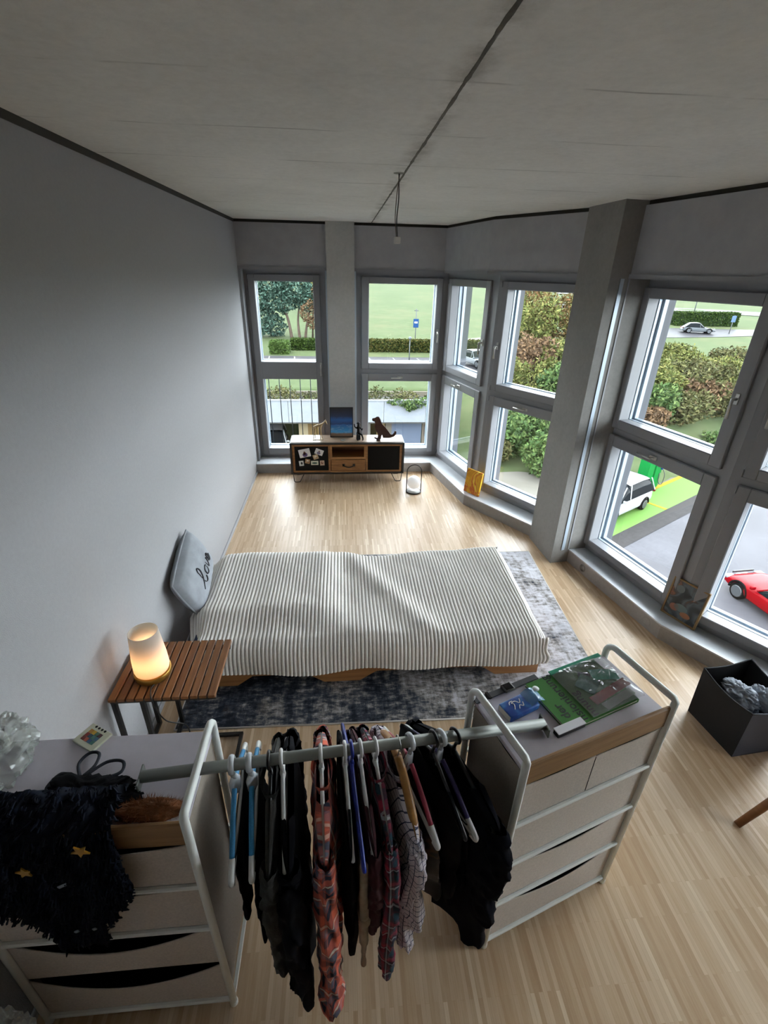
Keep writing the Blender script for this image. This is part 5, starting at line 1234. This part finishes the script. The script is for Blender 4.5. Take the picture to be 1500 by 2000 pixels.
BANK = [
 (12.4, 27.4, 1.5, 2.6, g_grn, 'green shrub nearest the pale pavement, bottom of the pillar window'), (14.6, 28.0, 1.8, 2.9, g_grn, 'dense green shrub next to the pillar at the bottom of the bank'), (12.2, 30.2, 1.9, 3.2, g_grn, 'bright green shrub behind the pavement shrub, left part of the lower pillar window'), (10.2, 29.6, 1.2, 1.8, g_olive, 'small olive shrub at the left end of the bank by the pavement'),
 (30.5, 35.8, 2.4, 2.9, g_olive, 'olive shrub at the right of the big right window below the handle'), (33.5, 37.6, 2.4, 2.8, g_yel, 'yellow-green shrub behind the window handle on the bank'), (34.0, 41.0, 2.5, 2.6, g_yel, 'yellowish shrub top right on the bank'), (23.5, 34.6, 2.0, 2.8, g_yel, 'yellow-green shrub in the middle of the bank above the charging station'), (28.0, 35.2, 2.0, 2.6, g_brn, 'brownish shrub in the middle right of the bank'), (22.0, 39.6, 2.2, 3.0, g_yel, 'yellow-green shrub beside the left reveal, below the silver car'), (37.0, 44.0, 2.6, 2.6, g_olive, 'rightmost olive shrub at the top edge of the bank'), (28.2, 46.5, 2.4, 2.9, g_yel, 'yellow-green shrub directly below the silver car'), (33.0, 48.0, 2.4, 2.6, g_yel, 'light shrub just right of the silver car, nearer'),
 (11.0, 32.2, 2.2, 3.0, g_grn, 'leafy green shrub at the left foot of the bank beside the pale pavement'), (13.3, 33.6, 2.3, 3.6, g_yel, 'yellow-green shrub on the bank behind the pillar window, lower middle'), (15.6, 32.6, 2.3, 3.4, g_grn, 'green shrub on the bank nearest the pillar, low down'),
 (13.6, 38.0, 2.6, 4.4, g_brn, 'brown withering shrub halfway up the bank'), (16.6, 37.0, 2.5, 4.0, g_yel, 'yellow-green tree halfway up the bank'), (19.0, 35.6, 2.4, 3.8, g_grn, 'green tree halfway up the bank, hidden mostly by the pillar'),
 (15.5, 43.5, 3.0, 6.6, g_yel, 'tall yellow-green tree at the top of the bank seen above the shrubs'), (19.0, 44.5, 3.2, 7.6, g_aut, 'tall orange autumn tree at the top of the bank'), (22.0, 42.5, 2.8, 7.0, g_aut, 'tall rust-coloured tree at the top of the bank next to the pillar'), (17.6, 49.0, 3.6, 8.5, g_aut, 'tallest autumn tree behind the others on the bank'),
 (20.6, 30.6, 1.7, 2.2, g_brn, 'brown low shrub behind the charging station'), (22.2, 32.2, 2.1, 2.9, g_grn, 'dark green shrub above the charging station'), (24.6, 33.0, 2.0, 2.6, g_olive, 'olive shrub on the bank above the green bay'), (26.8, 34.2, 2.0, 2.4, g_olive, 'olive-brown shrub at the right end of the bank'),
 (22.4, 36.4, 2.3, 2.9, g_yel, 'yellow-green shrub high on the bank, left in the big right window'), (25.2, 37.2, 2.3, 2.6, g_yel, 'pale yellow-green shrub high on the bank, middle of the big right window'), (28.2, 38.0, 2.3, 2.5, g_olive, 'olive shrub high on the bank, right in the big right window'), (31.0, 39.0, 2.3, 2.4, g_olive, 'olive shrub farthest right on the bank'),
 (25.5, 41.6, 2.3, 2.3, g_yel, 'yellowish shrub below the silver car'), (29.5, 43.0, 2.4, 2.2, g_yel, 'yellow-green shrub at the top edge of the bank below the hedge'), (33.8, 44.4, 2.4, 2.0, g_yel, 'leafy shrub at the top edge of the bank near the street sign'), (27.3, 31.3, 1.4, 1.3, g_grn, 'small green shrub low beside the lime green bay')]
for i, (x, y, w, h, mt, lab) in enumerate(BANK):
    plant('shrub' if h < 5 else 'tree', lab, 'shrub' if h < 5 else 'tree', (x, y, gz(x, y) - .1), bushy((0, 0, 0), w, h, i + 3), int(2600 * (w / 2.2) * (h / 3) ** .6), .15, mt, i + 50, stem(h), group='bushes on the bank')
# blue-green tree group beyond the left door
plant('conifer', 'large blue-green tree with pale trunks beyond the left door', 'tree', (-7.2, 65, gz(-7, 65)), [((-1.0, 0, 6.4), (2.6, 2.4, 2.4)), ((1.5, 0, 6.0), (2.6, 2.2, 2.2)), ((-3.4, 0, 4.6), (2.2, 2, 1.9)), ((.2, 0, 8.2), (2.6, 2, 1.7)), ((3.0, 0, 4.6), (1.6, 1.5, 1.5)), ((-3.0, .3, 2.0), (2.2, 2, 1.8)), ((-.4, 0, 4.2), (2.2, 1.8, 1.4)), ((-1.2, .8, 1.4), (1.5, 1.2, 1.5)), ((-5.2, 0, 6.5), (2, 2, 2))], 14000, .19, g_dark, 201,
      [([(.9, 0, -.1), (.6, 0, 2), (-.2, 0, 5), (-.3, 0, 7)], .22, .06), ([(1.9, 0, -.1), (1.8, 0, 2.2), (2.3, 0, 5)], .2, .06), ([(2.6, -.2, -.1), (3.0, 0, 2.2), (3.8, 0, 4.5)], .2, .05)], tm_=plain('pale_bark', '#8b7a6d', .9, var=.2, vs=2))
plant('bare_tree', 'half bare reddish tree with dark branches right of the blue-green tree', 'tree', (-3.6, 63.5, gz(-3.6, 63.5)), [((-.4, 0, 3.2), (1.1, 1, 1.3)), ((.2, 0, 2.0), (.8, .8, .9)), ((1.4, .5, 5.2), (1.3, 1, 1.2))], 1300, .15, g_brn, 202,
      [([(0, 0, 0), (.1, 0, 2), (.3, 0, 4.5)], .14, .04), ([(.1, 0, 2.2), (1.2, 0, 3.0), (2.6, 0, 3.2)], .07, .02), ([(.2, 0, 3), (1.4, 0, 4.3), (2.4, 0, 5.6)], .07, .02), ([(.1, 0, 1.8), (1.4, 0, 2.2), (2.4, 0, 2.0)], .06, .02)])
plant('tree', 'yellow autumn tree far up the meadow behind the half bare tree', 'tree', (-3.2, 92, gz(-3, 92)), bushy(0, 4, 7, 61), 1800, .3, m_leaf('leaf_pale_gold', ['#8b8248', '#a39552', '#7d7a40']), 203, stem(6))
def hedge(x0, x1, y, w, h, lab, mt, seed, nl):
    t = thing('hedge', lab, 'hedge', ((x0 + x1) / 2, y, gz((x0 + x1) / 2, y))); z0 = gz((x0 + x1) / 2, y)
    r = np.random.default_rng(seed); V = []; F = []
    n = nl; face = r.choice(3, n, p=[.5, .35, .15]); p = np.stack([x0 + (x1 - x0) * r.random(n), y - w / 2 + w * r.random(n), z0 + h * r.random(n)], 1)
    p[face == 0, 1] = y - w / 2 + .05 * r.normal(size=(face == 0).sum()); p[face == 1, 2] = z0 + h + .04 * r.normal(size=(face == 1).sum()); k_ = face == 2; p[k_, 0] = np.where(r.random(k_.sum()) > .5, x0, x1) + .05 * r.normal(size=k_.sum())
    a = r.normal(size=(n, 3)); a /= np.linalg.norm(a, axis=1)[:, None]; b = np.cross(a, r.normal(size=(n, 3))); b /= np.linalg.norm(b, axis=1)[:, None]; a *= .13; b *= .09
    V = np.stack([p - a, p + b, p + a, p - b], 1).reshape(-1, 3).tolist(); m = MB(); m.add(V, [(4 * i, 4 * i + 1, 4 * i + 2, 4 * i + 3) for i in range(n)]); m.build('leaves', mt, t, kind='stuff')
    MB().box(((x0 + x1) / 2, y, z0 + h / 2), (x1 - x0 - .1, w - .1, h - .06)).build('dense_core', plain('hedge_core', '#33452a', .95, var=.3, vs=3), t)
hedge(-5.6, .5, 57.0, 1.0, 1.15, 'long clipped hedge below the blue-green tree', g_hedge, 301, 2600)
hedge(-7.6, -5.7, 54.6, 1.8, 1.2, 'short clipped hedge block in front of the longer left hedge', m_leaf('leaf_hedge_light', ['#557038', '#6b8744', '#4b6631']), 302, 1600)
hedge(2.8, 16.5, 56.2, 1.1, 1.25, 'long autumn-tinted hedge between car park and meadow', m_leaf('leaf_hedge_autumn', ['#55602e', '#6c6a38', '#4c5a2b', '#80723f']), 303, 4500)
hedge(55.5, 66.5, 82.0, 2.0, 2.1, 'clipped green hedge behind the silver car', g_hedge, 304, 2600)
for i, (x, w, h) in enumerate(((-6.2, 1.0, .75), (-4.2, 1.2, .85), (-2.0, 1.1, .7), (.4, 1.0, .8), (2.4, 1.2, .9), (4.6, 1.1, .75), (6.6, .9, .7))):
    plant('roof_shrub', ['scrubby olive shrub on the garage roof, leftmost behind the parapet', 'wide scrubby shrub on the garage roof left of the door middle', 'brownish scrub on the garage roof at the right of the left door', 'scrub on the garage roof hidden partly by the column', 'scrub on the garage roof at the left of the second window', 'scrub on the garage roof in the middle of the second window', 'scrub on the garage roof at the right of the second window'][i], 'shrub', (x, 33.0 + .5 * (i % 2), -6.15), bushy(0, w * 1.25, h * 1.5, i + 90), 900, .10, g_olive if i % 2 else m_leaf('leaf_scrub', ['#4c5733', '#656f42', '#6f6a48', '#58613a']), 400 + i, group='scrub on the garage roof')
plant('creeper', 'green creeper hanging over the pale parapet outside the second window', 'plant', (4.4, 29.9, -5.0), [((-.9, -.1, .02), (.8, .25, .22)), ((0, -.12, -.12), (.7, .25, .32)), ((.9, -.1, .08), (.9, .25, .28)), ((-.1, -.15, -.3), (.4, .2, .25)), ((1.5, -.1, .1), (.5, .2, .3))], 1500, .075, g_grn, 420)

# ------------------------------------------------------------------ outside: lamps, signs, railing
def post(name, label, cat, x, y, h, r, mat, extra):
    t = thing(name, label, cat, (x, y, gz(x, y))); MB().tube([(0, 0, 0), (0, 0, h)], r, 8).build('post', mat, t, local=True); extra(t); return t
m_post = plain('post_grey', '#888c8f', .5)
post('street_lamp', 'short grey lamp post at the car park edge', 'lamp', 6.8, 50.0, 2.2, .05, m_post, lambda t: MB().lathe([(.05, 2.2), (.14, 2.22), (.16, 2.38), (.05, 2.46), (.001, 2.47)], seg=14).build('lamp_head', plain('lamp_head', '#9aa3a8', .4), t, local=True))
def sg(t):
    MB().box((0, -.06, 2.75), (.62, .03, .95), bev=.02).build('sign_plate', plain('sign_blue', '#3c66a5', .5), t, local=True)
    MB().box((0, -.08, 2.85), (.34, .02, .16)).build('sign_mark', m_wp, t, local=True); MB().box((0, 0, 4.1), (.5, .08, .08)).build('lamp_arm', m_post, t, local=True)
post('road_sign', 'blue sign on a tall grey post in front of the meadow', 'sign', 8.6, 58.8, 4.3, .05, m_post, sg)
def sg2(t): MB().box((0, -.05, 2.1), (.7, .04, .9), bev=.02).build('sign_plate', plain('sign_pale', '#7f9cc0', .5), t, local=True)
post('road_sign', 'pale blue street sign beside the hedge in the big right window', 'sign', 59.0, 73.0, 2.6, .06, m_post, sg2)
post('street_lamp', 'pale lamp post on the grass beyond the upper street', 'lamp', 66.0, 92.0, 6.5, .09, m_post, lambda t: MB().box((0, 0, 6.5), (.9, .2, .12), bev=.03).build('lamp_head', m_post, t, local=True))
post('bollard', 'small white bollard in the car park seen through the left door', 'bollard', -1.5, 51.0, 1.0, .11, plain('bollard_white', '#a5a5a2', .5), lambda t: MB().lathe([(.11, 1.0), (.08, 1.06), (.001, 1.07)], seg=12).build('cap', m_post, t, local=True))
t = thing('balcony_railing', 'grey vertical-bar railing outside the left glass door', 'railing', (-.65, 6.45, .08))
m_rl = plain('galvanised', '#75797d', .45, .4)
for i in range(7): MB().tube([(-1.095 + i * .135, 6.45, .10), (-1.095 + i * .135, 6.45, 1.20)], .0058, 7).build('bar', m_rl, t)
for z in (.10, 1.20): MB().box((-.65, 6.45, z), (1.02, .03, .02)).build('rail', m_rl, t)
MB().box((-.3, 6.32, -.03), (2.6, .34, .10)).build('outer_sill', m_par); bpy.data.objects['outer_sill']['kind'] = 'structure'
